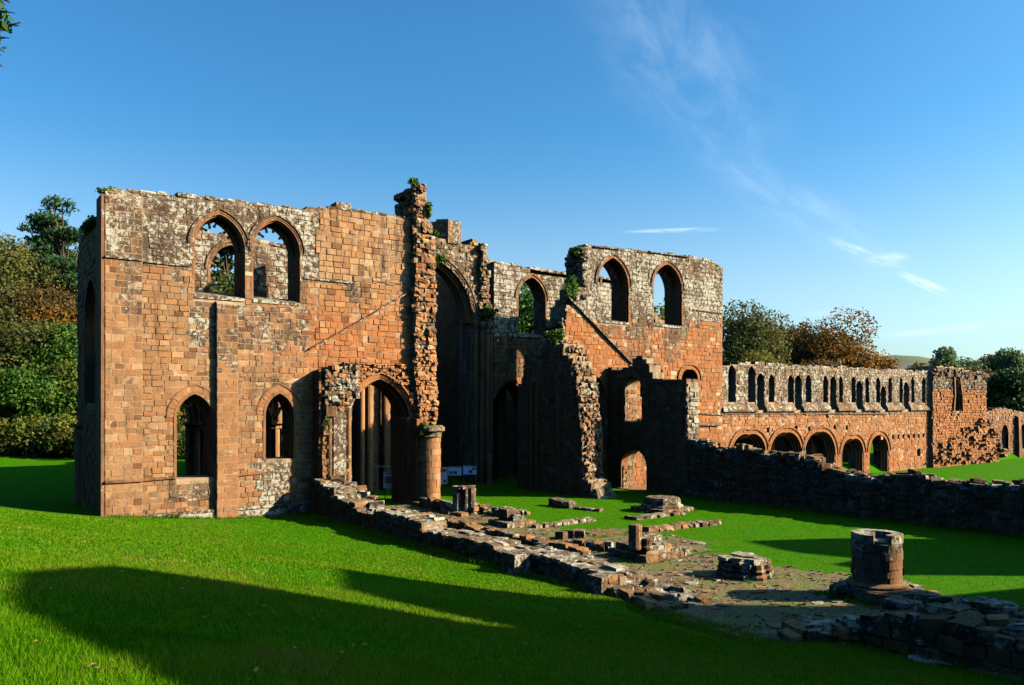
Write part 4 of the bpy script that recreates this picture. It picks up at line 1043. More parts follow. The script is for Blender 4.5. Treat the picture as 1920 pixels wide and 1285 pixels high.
# low broken run of the same wall, all along the nave
def low_wall(name, label, X0, X1, prof, seed, colside, coltop, zb, faces='n', limit=300, tophole=.05, slab=(.10, .24), sl=(.3, .75)):
    t = thing(name, (X0, (prof[0][0]+prof[-1][0])/2, zb), label, 'ruined wall'); PP = Pool(limit); r = random.Random(seed)
    f0 = north(X0); pr_ = ragged(prof, .5, .05, seed); o = [(prof[0][0], zb)]+[(prof[-1][0], zb)]+pr_[::-1]
    co = core('wall_core', f0, o, [], X1-X0, t, (.3, .45, .3, .3))
    masonry(PP, co, f0, o, [], colside, (.2, .34), (.3, .7), (.0, .09), .02, seed=seed+1, drop=.02, bev=.025)
    if 's' in faces: masonry(PP, co, south(X1), o, [], colside, (.2, .34), (.3, .7), (.0, .08), .02, seed=seed+2, bev=.025)
    for (y0, z0), (y1, z1) in zip(prof, prof[1:]):
        a, b = min(y0, y1), max(y0, y1)
        if b-a < .05: continue
        y = a
        while y < b-.1:
            w = min(r.uniform(sl[0], sl[1]*1.1), b-y); tt = (y+w/2-y0)/(y1-y0); z = z0+(z1-z0)*tt; x = X0-.05
            while x < X1-.08:
                d = min(r.uniform(*sl), X1+.06-x)
                if r.random() > tophole:
                    hh = r.uniform(*slab)
                    vs, fs = rock_geo((x+d/2, y+w/2, z+hh/2-.08), (d*.98, w*.98, hh+.10), r.uniform(-.1, .1), r, .20, .13, .09)
                    PP.add(co, vs, fs, coltop(y, z, r), 'top_stone')
                x += d
            y += w
    return t, PP, co, r
prof = [(33.15, 3.6), (32, 3.3), (30.5, 2.9), (29, 3.15), (27, 2.75), (25.2, 2.9), (24.2, 2.6), (23.2, 2.1), (21, 1.9), (19, 2.3), (17.5, 1.9), (15, 2.15), (13, 2.0), (9, 2.1), (-3, 2.0)]
t, PP, co, r = low_wall('nave_wall', 'long dark ragged wall along the far side of the nave, ending below the arcaded range', 38.5, 39.6, prof, 201, col_shaded, lambda u, z, q: (pick(q, .2, .7), q.choice([.5, .65, .8]), .15, .3), -1.0)  # side stones carry painted shade, paler top stones the sun's highlight
for k in range(90):
    y = r.uniform(8, 33); z = float(np.interp(-y, [-p[0] for p in prof], [p[1] for p in prof])); vs, fs = rock_geo((r.uniform(38.5, 39.5), y, z+.12), (r.uniform(.3, .7), r.uniform(.3, .7), r.uniform(.2, .45)), r.random()*3, r, .3, .16, .2)
    PP.add(co, vs, fs, (pick(r, .2, .7), r.choice([.3, .5]), .2, .4), 'top_stone')
PP.flush(t, {'stone': 250, 'top_stone': 300})

# north aisle wall: low, in the foreground, stepping down to a tumbled end
pa = [(39.6, 1.87), (38.6, 1.66), (37.5, 1.55), (36.4, 1.05), (35.2, 1.0), (34.6, .72), (32.6, .72), (32.4, .95), (28.4, .92), (28.2, .5), (27.2, .55), (26.6, .62), (23.0, .68), (22.4, .42), (21.5, .74), (20.3, .76), (19.0, .70), (18.2, .62), (17.2, .72), (16.6, .35), (15.9, .15)]
t, PP, co, r = low_wall('aisle_wall', 'low foundation wall running from the pointed arch down to a tumbled end on the grass', 16.3, 17.5, pa, 211, col_shaded, lambda u, z, q: (pick(q, .4, 1), q.choice([.5, .65, .75, .85]), q.uniform(.0, .3), .12), -.6, tophole=.02, slab=(.06, .16))
for y0, y1, zt in ((20.8, 21.6, .80), (16.6, 17.3, .78)):
    mb = MB(); hexa(mb, [(15.55, y0, -.4), (16.5, y0, -.4), (16.5, y1, -.4), (15.55, y1, -.4), (15.6, y0+.03, zt), (16.5, y0+.03, zt), (16.5, y1-.03, zt), (15.6, y1-.03, zt)], (.55, .6, .2, .1)); mb.build('wall_buttress', M_STONE, t)
for k in range(46):
    y = r.uniform(15.0, 16.9); x = r.uniform(15.9, 18.2); h = max(.1, .75-(16.9-y)*.33-abs(x-16.9)*.22); s = r.uniform(.25, .5)
    vs, fs = rock_geo((x, y, gz(x, y)+h*r.random()), (s*1.3, s, s*r.uniform(.6, .95)), r.random()*3, r, .35, .15, .25); PP.add(co, vs, fs, col_ruin(x, y, r), 'fallen_stone')
for k in range(28):
    y = r.uniform(17.5, 39); x = r.uniform(17.2, 18.6); s = r.uniform(.15, .4); vs, fs = rock_geo((x, y, r.uniform(.05, .5)*max(0, 1-(x-17.2)/1.4)+.06), (s*1.3, s, s*.6), r.random()*3, r, .3, .15, .2); PP.add(co, vs, fs, col_ruin(x, y, r), 'fallen_stone')
for k in range(26):
    y = r.uniform(34.5, 39.3); x = r.uniform(16.3, 18.3); s = r.uniform(.3, .6); z = float(np.interp(y, [34.5, 36.5, 37.5, 39.6], [.9, 1.1, 1.5, 2.0])); vs, fs = rock_geo((x, y, z*r.uniform(.7, 1.05)), (s*1.3, s, s*.6), r.random()*3, r, .15, .12, .1); PP.add(co, vs, fs, col_ruin(x, y, r), 'fallen_stone')
PP.flush(t, {'stone': 200, 'top_stone': 200, 'fallen_stone': 130})
# raised inner ledge between floor and wall
pb = [(34.0, .30), (31, .34), (28, .26), (25, .30), (22.5, .34), (21.8, .2)]
t, PP, co, r = low_wall('kerb_ledge', 'low stone ledge on the aisle floor just inside the foreground wall', 19.3, 19.9, pb, 231, col_ruin, lambda u, z, q: (pick(q, .3, .8), q.choice([.2, .5]), .4, .2), -.2, 'n', 60, .25)
PP.flush(t, {'stone': 60, 'top_stone': 60})
# the wall goes on beyond the gap, close to the viewer, in shade that is also put into its darker stone colours
pw = [(9.9, .25), (9.5, .5), (9.0, .95), (8.7, 1.25), (8.0, 1.35), (6.0, 1.38), (4.5, 1.45), (2.5, 1.6), (0, 1.6)]
t, PP, co, r = low_wall('foreground_wall', 'dark rubble wall in shade at the lower right corner', 16.0, 18.3, pw, 221, col_shaded, lambda u, z, q: (pick(q, .0, .35), q.choice([.3, .4, .5]), .1, .25), -.5, 'ns', 300, .10, (.08, .26), (.22, .58))
for k in range(60):
    y = r.uniform(3, 11.3); x = r.uniform(15.4, 18.6); z = float(np.interp(y, [3, 6, 8.5, 9.4, 10.2, 11.3], [1.5, 1.45, 1.4, .7, .3, .1])); s = r.uniform(.25, .6)
    vs, fs = rock_geo((x, y, z*(1 if 16 < x < 18.3 else .4)+.1), (s*1.4, s, s*.5), r.random()*3, r, .2, .15, .2); PP.add(co, vs, fs, col_ruin(x, y, r), 'fallen_stone')
PP.flush(t, {'stone': 150, 'top_stone': 160, 'fallen_stone': 60})

# ================================================================ dormitory range along the cloister
r = random.Random(29)
dm = thing('dormitory_range', (68, 41.2, -1), 'long two storey red range with a row of narrow lancets over five round arches', 'ruin')
P = Pool(200); fm = west(40.55)
X0, X1 = 51.22, 86.14
topd = [(X0, 9.00), (53.5, 9.2), (57, 9.25), (64, 9.3), (72, 9.3), (80, 9.35), (X1, 9.3)]
# lancets (left, right, apex), then the deeper slots that break the sill band
LN = [(52.06, 53.02, 9.1), (54.64, 55.65, 9.1), (57.50, 58.33, 8.46), (60.28, 61.15, 8.48), (62.95, 63.86, 8.54), (65.74, 66.53, 8.55), (68.40, 69.04, 8.56), (70.52, 71.28, 8.56), (73.01, 73.70, 8.56), (74.99, 75.80, 8.60), (77.35, 78.08, 8.65), (79.58, 80.23, 8.70), (81.99, 82.66, 8.75), (84.26, 85.08, 8.75)]
DN = [(55.87, 56.90, 8.51), (61.31, 62.37, 8.46), (66.88, 67.95, 8.48), (71.37, 72.52, 8.17), (75.90, 76.93, 7.72), (80.44, 81.55, 8.23)]
ZL = 6.04; ZS = 5.37
hd = [pointed(a, b, ZL, t-(b-a)*.75, t) for a, b, t in LN]+[pointed(a, b, ZS, t-(b-a)*.6, t) for a, b, t in DN]
bigs = [pointed(52.33, 57.20, -1.4, 1.6, 3.44), pointed(57.50, 62.45, -1.4, 1.4, 3.51), pointed(62.62, 67.86, -1.4, 1.2, 3.46), pointed(68.77, 72.72, -1.4, 1.2, 2.63), pointed(73.70, 77.45, -1.4, 1.2, 2.94)]
small = [[(a, z), (a+.4, z), (a+.4, z+.45), (a, z+.45)] for a, z in [(57.2+2.05*k, 3.45+.05*(k % 3)) for k in range(7)]+[(76+1.05*k, 2.35) for k in range(9)]+[(62.5, 4.9), (66.2, 4.6), (70.8, 4.8), (74.4, 4.7)]]
small.append(pointed(83.23, 84.03, 0.40, 0.96, 1.19))
allh = hd+bigs+small
od = [(X0, -1.5), (X1, -1.5)]+ragged(topd[::-1], .55, .06, 23)
def col_dm(u, z, q):
    if z > 6.0: return (pick(q, .4, .95), .62+q.uniform(-.15, .12), .25, .2)
    if z > 4.8: return (pick(q, .3, .8), .44+q.uniform(-.1, .1), .45, .05)
    if z > 2.9: return (pick(q, .3, .85), .18+q.uniform(-.1, .12), .65+q.uniform(-.2, .2), 0)
    return (pick(q, .25, .75), .06+q.uniform(-.05, .1), .9+q.uniform(-.2, .1), 0)
dcore = core('west_wall', fm, od, allh, 1.6, dm, (.45, .3, .6, 0), lambda u, z: (.5, .35 if z > 5.5 else .1, .5 if z > 5 else .8, 0))
masonry(P, dcore, fm, [(u, z-.04) for u, z in od], allh, col_dm, (.22, .32), (.3, .6), (.0, .06), .012, seed=131, drop=.015)
mb = MB()    # sloping weathered sill band under the lancets, broken at each deep slot
cuts = sorted([(a-.05, b+.05) for a, b, t in DN]); u = X0
for a, b in cuts+[(X1-.2, X1)]:
    n = max(1, int((a-u)/.6))
    for k in range(n):
        p0 = u+(a-u)*k/n; p1 = u+(a-u)*(k+1)/n-.02; c = (pick(r, .3, .8), r.choice([.4, .55, .65]), .2, .5)
        hexa(mb, [fm(p0, ZS-.15, -.1), fm(p1, ZS-.15, -.1), fm(p1, ZL+.02, -.1), fm(p0, ZL+.02, -.1), fm(p0, ZS-.10, .24), fm(p1, ZS-.10, .24), fm(p1, ZS+.06, .24), fm(p0, ZS+.06, .24)], c)
    u = b
mb.build('weathered_sill', M_STONE, dm)
string(MB(), fm, [(X0+.3, 5.15), (60, 5.1), (70, 5.0)], .12, .10, (.3, .4, .5, 0), r2, own=('string_course', dm)); string(MB(), fm, [(70, 5.0), (77, 4.95)], .14, .14, (.2, .4, .5, 0), r2, own=('string_course', dm));

for k, op in enumerate(bigs):
    mb = MB(); a = arch_of(op)
    for j in range(4 if k < 3 else 5): band(mb, fm, a, -.12*j-.1, -.12*j+.02, -.30-.22*j, .06-.22*j, (.5, .05, .9, 0))
    band(mb, fm, a, .26, .38, -.1, .13, (.35, .2, .7, 0)); mb.build('arch_moulding', M_STONE, dm)
    voussoirs(P, dcore, fm, a, 13, .02, .26, -.1, .04, col_red, r)
    for ux, sg in ((op[0][0], 1), (op[-1][0], -1)):
        mb = MB()
        for j in range(3): cylinder(mb, fm(ux+sg*(.1+.12*j), 0, -.1-.24*j), .12, -1.4, 1.25, 8, (.45, .05, .9, 0))
        mb.build('jamb_shafts', M_STONE, dm)
coping(P, dcore, fm, topd, 1.6, col_pale, r, (.1, .28), gap=.2)
# the rear wall of the range, dark behind the openings
fb = west(49.0); bk = core('east_wall', fb, [(X0, -1.2), (X1, -1.2), (X1, 4.5), (74, 5.2), (62, 4.6), (X0, 6)], [pointed(a, a+2.2, -1.1, 1.2, 2.4) for a in (66.5, 73.5)], 1.2, dm, (.3, .2, .6, .1))
for k, xw in enumerate((59.9, 66.6, 75.9)):
    mb = MB(); box(mb, xw, xw+.9, 42.2, 49, -1.2, 3.3, (.35, .1, .8, 0)); mb.build('cross_wall', M_STONE, dm)
P.flush(dm, {'stone': 150, 'coping_stone': 60, 'voussoir': 65})

# ruined block at the end of the range
rb = thing('ruined_block', (92, 41.5, -1), 'taller crumbling block with a ragged vertical gap at the far end of the lancet range', 'ruin')
P = Pool(120); r = random.Random(30); f2 = west(40.2)
XA, XB = 85.74, 98.79
tb = [(XA, 9.56), (XA+1.5, 10.0), (XA+5, 10.1), (XA+9, 9.7), (XB-1.5, 9.4), (XB, 8.54)]
slit = ragged([(90.50, 8.45), (90.38, 5.80), (91.26, 5.21), (92.68, 5.32), (92.55, 6.99), (91.65, 8.65)], .4, .12, 3)
ob = [(XA, -1.3), (XB+3.5, -1.3), (XB+3.2, .2), (XB+2.4, 1.3), (XB+.9, 2.8), (XB, 4.2)]+ragged(tb[::-1], .5, .15, 26)
bc = core('wall_core', f2, ob, [slit], .9, rb, (.4, .3, .7, .2)); core('rear_core', f2, ob, [], 1.3, rb, (.3, .4, .6, .2), d0=-.9)
masonry(P, bc, f2, ob, [slit], lambda u, z, q: (pick(q, .3, .85), (.5 if z > 7.6 else .08)+q.uniform(-.08, .1), .85 if z < 7.6 else .35, .2 if z > 8 else 0), (.22, .34), (.3, .6), (.02, .10), .03, seed=141, drop=.03, lumpy=True)
for k in range(230):
    u = r.uniform(XA, XB+4.5); zt = 9.6 if u < XB else max(.2, 4.2-(u-XB)*1.0)
    low = r.random() < .6
    z = r.uniform(-1.0, 4.5)*((u-XA)/(XB-XA))**.5 if low else zt+r.uniform(-.6, .15)
    s = r.uniform(.25, .6); vs, fs = rock_geo(f2(u, min(z, zt), r.uniform(.0, .5 if low else .2)), (s*1.3, s, s*.6), r.uniform(-.4, .4), r, .25, .15, .2)
    P.add(bc, vs, fs, (pick(r, .3, .9), r.choice([.05, .3]) if low else .55, .6, .2), 'rubble_stone')
mb2 = MB(); band(mb2, f2, [(90.25, 5.2), (90.50, 7.0), (90.38, 8.9)], -.12, .10, -.4, .32, (.6, .3, .7, 0)); band(mb2, f2, [(92.68, 5.2), (92.55, 7.0), (91.91, 8.9)], -.10, .12, -.4, .22, (.6, .3, .7, 0)); mb2.build('chimney_breast', M_STONE, rb)
P.flush(rb, {'stone': 60, 'rubble_stone': 200})

fwall = thing('lancet_wall', (103, 41.5, -1), 'low far wall with two pointed lancets beside the right edge of the lawn', 'ruined wall')
P = Pool(40); r = random.Random(33); f3 = west(41.5)
XL, XR = 102.27, 102.27+22
tl = [(XL, 4.8), (XL+3, 5.4), (XL+6, 5.2), (XL+11, 4.7), (XR, 4.6)]
ol = [(XL, -1.3), (XR, -1.3)]+ragged(tl[::-1], .5, .15, 27)
lh = [pointed(106.33, 108.36, .15, 2.2, 3.4), pointed(111.90, 113.91, .15, 2.2, 3.4)]
lc = core('wall_core', f3, ol, lh, 1.1, fwall, (.4, .4, .5, .2))
masonry(P, lc, f3, [(u, z-.04) for u, z in ol], lh, lambda u, z, q: (pick(q, .3, .85), .35+q.uniform(-.15, .15), .6, .2), (.24, .34), (.3, .6), (.0, .10), .02, seed=151, drop=.03)
coping(P, lc, f3, tl, 1.1, col_ruin, r, gap=.1)
for op in lh:
    mb = MB(); band(mb, f3, resample(op, 24), .0, .15, -.3, .06, MOULD_R); mb.build('window_moulding', M_STONE, fwall)
mb = MB(); hexa(mb, [f3(110.27, -1.2, -.1), f3(111.25, -1.2, -.1), f3(110.92, 4.6, -.1), f3(110.27, 4.6, -.1), f3(110.27, -1.2, .6), f3(111.25, -1.2, .6), f3(110.92, 4.3, .5), f3(110.27, 4.3, .5)], (.4, .4, .5, .1)); mb.build('buttress', M_STONE, fwall)
P.flush(fwall, {'stone': 20, 'coping_stone': 20})

# ================================================================ stumps of the nave piers
def col_stump(u, z, q): return (pick(q, .3, .9), q.choice([.35, .5, .65]) if z < 1.4 else .7, q.uniform(.0, .2), .2)
def rocks_at(pool, part, n, cx, cy, rx, ry, z0, z1, smin, smax, r, colfn=col_ruin, name='stone', flatn=.6, rnd=.25):
    for k in range(n):
        x = cx+r.uniform(-rx, rx); y = cy+r.uniform(-ry, ry); s = r.uniform(smin, smax)
        vs, fs = rock_geo((x, y, r.uniform(z0, z1)), (s*r.uniform(1, 1.5), s, s*flatn), r.uniform(-.5, .5), r, rnd, .14, .12); pool.add(part, vs, fs, colfn(x, y, r), name)
def slab_ring(pool, part, x0, x1, y0, y1, z0, z1, r, colfn, l=(.4, .75), name='plinth_stone'):
    """a square plinth of separate blocks round its edge"""
    for horiz, c0, c1, fx in ((1, x0, x1, y0), (1, x0, x1, y1), (0, y0, y1, x0), (0, y0, y1, x1)):
        u = c0
        while u < c1-.08:
            w = min(r.uniform(*l), c1-u); d = .5
            if horiz: c = (u+w/2, fx+(d/2 if fx == y0 else -d/2), (z0+z1)/2); s = (w*.97, d, z1-z0)
            else: c = (fx+(d/2 if fx == x0 else -d/2), u+w/2, (z0+z1)/2); s = (d, w*.97, z1-z0)
            vs, fs = rock_geo(c, (s[0], s[1], s[2]*r.uniform(.9, 1.05)), 0, r, .10, .06, .03); pool.add(part, vs, fs, colfn(0, z1, r), name); u += w

r = random.Random(41); PX, PY = 22.9, 12.35
t = thing('pier_stump', (PX, PY, 0), 'thick round stump of a nave pier standing on its square base in the foreground', 'pier stump'); P = Pool(300)
mb = MB(); cylinder(mb, (PX, PY, 0), .58, .1, 1.75, 24, (.35, .3, .3, 0)); box(mb, PX-.85, PX+.85, PY-.85, PY+.85, -.1, .30, (.35, .4, .3, .3)); o = mb.build('pier_core', M_MORTAR, t)
rows = [.24, .25, .26, .24, .25]
zt = drum_blocks(P, o, (PX, PY), .71, .46, rows, 9, lambda u, z, q: (pick(q, .1, .5), q.choice([.34, .42, .5]) if z < 1.3 else .68, q.uniform(.0, .12), 0), r, .022)
drum_blocks(P, o, (PX, PY), .70, zt, [.26], 9, lambda u, z, q: (pick(q, .4, .9),   .75, .15, .1), r, .03, lambda a, k: not (3.75 < a % (2*PI) < 4.3))
lathe_mb = MB(); lathe(lathe_mb, (PX, PY), [(.98, .28), (.98, .36), (.86, .40), (.88, .45), (.78, .50), (.72, .54)], 24, (.4, .4, .25, .2)); lathe_mb.build('base_moulding', M_STONE, t)
slab_ring(P, o, PX-.98, PX+.98, PY-.98, PY+.98, -.08, .34, r, col_stump)
rocks_at(P, o, 7, PX+.9, PY-.3, .25, .7, .15, .5, .3, .45, r, col_stump, 'plinth_stone', .7, .2)
rocks_at(P, o, 6, PX-.9, PY+.2, .25, .6, .1, .4, .3, .42, r, col_stump, 'plinth_stone', .7, .2)
for k in range(6):
    an = 1.2+.5*k if k < 4 else -1.2+.8*k; vs, fs = rock_geo((PX+.45*math.cos(an), PY+.45*math.sin(an), zt+.12), (.4, .35, .26), an, r, .2, .1, .1); P.add(o, vs, fs, (pick(r, .4, .9), .7, .15, .2), 'stone')
P.flush(t)

r = random.Random(42); t = thing('clustered_pier', (22.55, 34.75, 0), 'short clustered pier of round shafts beside the raised kerb near the crossing', 'pier stump'); P = Pool(80)
mb = MB(); cylinder(mb, (22.7, 34.9, 0), .42, -.1, 1.45, 12, (.4, .35, .3, 0)); o = mb.build('pier_core', M_STONE, t)
for k, (dx, dy, rr_, h) in enumerate(((-.42, -.05, .24, 1.52), (-.1, -.38, .16, 1.5), (.22, -.42, .26, 1.42), (-.2, .35, .2, 1.5), (.45, .0, .25, .9))):
    mb = MB(); c = (22.7+dx, 34.9+dy); lathe(mb, c, [(rr_*1.35, -.05), (rr_*1.35, .06), (rr_*1.15, .12), (rr_*1.2, .17), (rr_, .22), (rr_, h)], 12, (pick(r, .4, .8), .55, .2, .1)); mb.build('shaft', M_STONE, t)
rocks_at(P, o, 22, 23.35, 34.7, .4, .45, .05, .55, .25, .45, r, col_ruin, 'rubble_stone', .7, .3)
rocks_at(P, o, 8, 22.7, 34.8, .45, .4, 1.42, 1.52, .25, .4, r, col_pale, 'rubble_stone', .35, .3)
P.flush(t)
r = random.Random(43); t = thing('nave_pier', (22.5, 30.3, 0), 'broken pier base with a squarish block on a low plinth between the kerb lines', 'pier stump'); P = Pool(80)
mb = MB(); box(mb, 21.8, 23.3, 29.6, 31.0, -.1, .18, (.4, .4, .3, .2)); o = mb.build('plinth_core', M_MORTAR, t)
slab_ring(P, o, 21.65, 23.4, 29.5, 31.1, -.05, .26, r, col_stump)
vs, fs = rock_geo((22.35, 30.45, .5), (.62, .62, .62), .15, r, .08, .06); P.add(o, vs, fs, (.4, .5, .2, .1), 'stone')
rocks_at(P, o, 14, 22.9, 30.3, .4, .4, .3, .6, .22, .42, r, col_ruin, 'stone', .7, .3); P.flush(t)
r = random.Random(44); t = thing('rubble_pile', (24.2, 33.2, 0), 'small heap of flat broken stones on the grass right of the clustered pier', 'rubble'); P = Pool(60)
mb = MB(); box(mb, 23.6, 24.6, 32.7, 33.9, -.1, .12, (.4, .4, .3, .3)); o = mb.build('flat_stone', M_STONE, t)
rocks_at(P, o, 10, 24.1, 33.3, .5, .5, .08, .4, .3, .55, r, col_ruin, 'stone', .6, .2); P.flush(t)
r = random.Random(45); t = thing('nave_pier', (24.2, 25.8, 0), 'three small worn blocks in a row, the last traces of a nave pier', 'pier stump'); P = Pool(60)
mb = MB(); box(mb, 23.6, 25.2, 25.5, 26.3, -.1, .08, (.4, .4, .3, .3)); o = mb.build('flat_stone', M_STONE, t)
for x, y, s in ((21.84, 25.80, .42), (22.29, 25.82, .45), (22.74, 25.66, .5)):
    vs, fs = rock_geo((x, y, .16), (s, s, .42), r.random(), r, .2, .1, .1); P.add(o, vs, fs, (.4, .45, .3, .2), 'stone')
P.flush(t)
r = random.Random(46); cx, cy = 21.9, 20.9
t = thing('nave_pier', (cx, cy, 0), 'slender broken round shaft on a wide stepped pier base by the grass edge', 'pier stump'); P = Pool(120)
mb = MB(); box(mb, cx-.8, cx+.8, cy-.8, cy+.8, -.1, .42, (.4, .4, .3, .2)); o = mb.build('plinth_core', M_MORTAR, t)
slab_ring(P, o, cx-1.05, cx+1.05, cy-1.0, cy+1.0, -.05, .30, r, col_stump); slab_ring(P, o, cx-.82, cx+.85, cy-.8, cy+.8, .28, .55, r, col_stump, (.35, .6))
sx, sy = 20.88, 20.41
mb = MB(); lathe(mb, (sx-.05, sy), [(.25, .5), (.25, 1.35), (.235, 1.4)], 14, (.5, .45, .2, .1)); mb.build('shaft', M_STONE, t)
mb = MB(); lathe(mb, (sx+.32, sy-.18), [(.26, .5), (.27, .58), (.22, .64), (.26, .85), (.25, .9)], 14, (.35, .45, .25, .2)); mb.build('shaft', M_STONE, t)
rocks_at(P, o, 12, cx+.6, cy+.1, .45, .7, .35, .62, .3, .5, r, col_stump, 'stone', .5, .15)
rocks_at(P, o, 10, cx+1.0, cy-.1, .35, .8, .05, .3, .3, .5, r, col_stump, 'stone', .6, .2); P.flush(t)
r = random.Random(47); cx, cy = 22.2, 16.55
t = thing('nave_pier', (cx, cy, 0), 'low squat base of a clustered pier with a cracked flat top on gravel and grass', 'pier stump'); P = Pool(80)
mb = MB(); box(mb, cx-.6, cx+.6, cy-.55, cy+.55, -.1, .5, (.4, .5, .25, .1)); o = mb.build('base_core', M_MORTAR, t)
for k in range(9):
    an = 2*PI*k/9+.2; q = .68; lathe_mb = MB(); c = (cx+q*math.cos(an), cy+q*math.sin(an)*.92); rr_ = r.uniform(.2, .3)
    lathe(lathe_mb, c, [(rr_*1.25, -.05), (rr_*1.3, .12), (rr_*1.05, .2), (rr_*1.15, .3), (rr_*.95, .36), (rr_*.95, .52+r.uniform(-.06, .04))], 10, (pick(r, .3, .8), r.choice([.45, .6]), .25, .15)); lathe_mb.build('shaft_base', M_STONE, t)
rocks_at(P, o, 16, cx, cy, .5, .5, .5, .62, .35, .55, r, col_pale, 'stone', .38, .15); P.flush(t)
r = random.Random(48); cx, cy = 32.2, 29.5
t = thing('nave_pier', (cx, cy, 0), 'moulded octagonal pier base lying on flat slabs on the lawn before the dark wall', 'pier stump'); P = Pool(80)
mb = MB(); lathe(mb, (cx, cy), [(1.15, .2), (1.15, .32), (1.0, .42), (1.0, .62), (.92, .72), (.9, .76)], 8, (.5, .6, .2, .1)); o = mb.build('moulded_base', M_STONE, t)
slab_ring(P, o, cx-1.25, cx+1.25, cy-1.2, cy+1.2, -.05, .24, r, col_stump, (.6, 1.1)); P.flush(t)
r = random.Random(49)
def kerb(name_label, p, q, w, h, seed, l=(.4, .8)):
    r = random.Random(seed); a, b = Vector((*p, 0)), Vector((*q, 0)); d = b-a; L = d.length; d.normalize(); t = thing('kerb_line', (*p, 0), name_label, 'foundation'); s = 0; k = 0
    while s < L-.1:
        g = min(r.uniform(*l), L-s); c = a+d*(s+g/2); vs, fs = rock_geo((c.x+r.uniform(-.05, .05), c.y+r.uniform(-.05, .05), h/2-.04), (g*.97, w*r.uniform(.85, 1.1), h*r.uniform(.8, 1.15)+.08), math.atan2(d.y, d.x)+r.uniform(-.08, .08), r, .26, .14, .1)
        mb = MB(); mb.add(vs, fs, col_ruin(0, 0, r)); mb.build('stone', M_STONE, t); s += g
kerb('straight line of narrow kerb stones across the grass left of the slender shaft', (22.63, 28.78), (26.65, 29.00), .42, .20, 1)
kerb('longer line of low stones running right across the grass from the slender shaft', (26.10, 25.03), (30.83, 24.56), .55, .24, 2, (.3, .7))
kerb('dressed stone bench lying in the grass at the foot of the torn wall', (28.81, 35.03), (28.91, 33.13), .6, .42, 3, (1.2, 2.2))
kerb('short thin edging of stones next to the bench stone by the torn wall', (28.89, 32.97), (29.32, 31.26), .4, .16, 4)
kerb('flat row of slabs on the lawn in front of the octagonal pier base', (28.38, 28.15), (32.12, 28.05), .8, .14, 5, (.5, 1.0))
kerb('raised kerb in shade joining the round respond and the clustered pier', (22.45, 38.9), (22.3, 35.6), .5, .62, 6, (.6, 1.1))
kerb('step of long stones at the foot of the clustered pier', (21.9, 35.6), (22.2, 33.9), .55, .22, 7, (.6, 1.0))
kerb('edge of broken stones in front of the slender shaft, curving round a hollow', (20.3, 24.2), (21.6, 22.4), .5, .42, 8, (.3, .6))

# ================================================================ visitor things inside the church
def panel(loc, yaw, w, h, tilt, z0, label, pics, post=True):
    t = thing('information_panel', (*loc, 0), label, 'sign')
    ca_, sa = math.cos(yaw), math.sin(yaw)
    def pt(a, b, d):  # a across, b up the board, d out of it
        yv = b*math.sin(tilt)-d*math.cos(tilt); zv = z0+b*math.cos(tilt)+d*math.sin(tilt)
        return (loc[0]+a*ca_-yv*sa, loc[1]+a*sa+yv*ca_, zv)
    def plate(x0, x1, y0, y1, d0, d1, nm, mat):
        mb = MB(); hexa(mb, [pt(x0, y0, d0), pt(x1, y0, d0), pt(x1, y1, d0), pt(x0, y1, d0), pt(x0, y0, d1), pt(x1, y0, d1), pt(x1, y1, d1), pt(x0, y1, d1)], (.5, 0, 0, 0)); mb.build(nm, mat, t)
    plate(-w/2, w/2, 0, h, 0, .03, 'board', M_PANEL)
    for x0, y0, x1, y1 in pics: plate(-w/2+w*x0, -w/2+w*x1, h*y0, h*y1, .03, .036, 'picture', M_PHOTO)
    plate(-w/2+.06, w/2-.06, h*.86, h*.93, .03, .035, 'heading_strip', M_TEXT)
    if post:
        for a in (-w*.35, w*.35):
            mb = MB(); p = pt(a, h*.3, -.02); tube(mb, [(p[0], p[1], -.05), p], [.03, .03], 8); mb.build('post', M_DARKPOST, t)
panel((30.12, 47.39), -.55, .95, .68, .5, .75, 'left one of the two tilted white display boards in the dark crossing', [(.08, .12, .32, .5), (.38, .12, .66, .5)])
panel((30.98, 46.75), -.50, .95, .68, .5, .82, 'right one of the two tilted white display boards in the dark crossing', [(.40, .15, .7, .5), (.70, .5, .95, .78), (.72, .86, .97, .97)])
panel((28.30, 46.25), -.6, .8, 1.15, .12, .35, 'upright display board half hidden behind the round respond', [(.1, .72, .9, .9), (.65, .08, .9, .25)])
panel((22.29, 42.61), -.6, .6, 1.0, .1, .75, 'small upright display board seen through the pointed aisle arch', [(.15, .3, .8, .7)])
t = thing('safety_railing', (22.10, 43.38, 0), 'pale metal barrier rail inside the pointed aisle arch', 'railing')
x0, y0 = 21.58, 43.77; x1, y1 = 22.00, 43.45; x2, y2 = 22.24, 42.03
mb = MB(); tube(mb, [(x0, y0, 2.35), (x1, y1, 2.05), (x2, y2, 2.08)], [.035]*3, 8); mb.build('top_rail', M_STEEL, t)
for xx, yy in ((x1, y1), (x2, y2)):
    mb = MB(); tube(mb, [(xx, yy, -.1), (xx, yy, 2.05)], [.035]*2, 8); mb.build('post', M_STEEL, t)
t = thing('sun_patch_shaft', (32.66, 46.75, 0), 'slim stone shaft added in place of a sunlit patch at the crossing', 'stone shaft')  # added shaft stands in for a patch of sun on the respond
cx, cy = 32.66, 46.75; mb = MB(); lathe(mb, (cx, cy), [(.26, -.05), (.26, .1), (.19, .2), (.19, 1.7), (.22, 1.75), (.2, 1.85), (.17, 2.15), (.05, 2.3)], 12, (.7, .1, .5, 0)); mb.build('shaft', M_STONE, t)

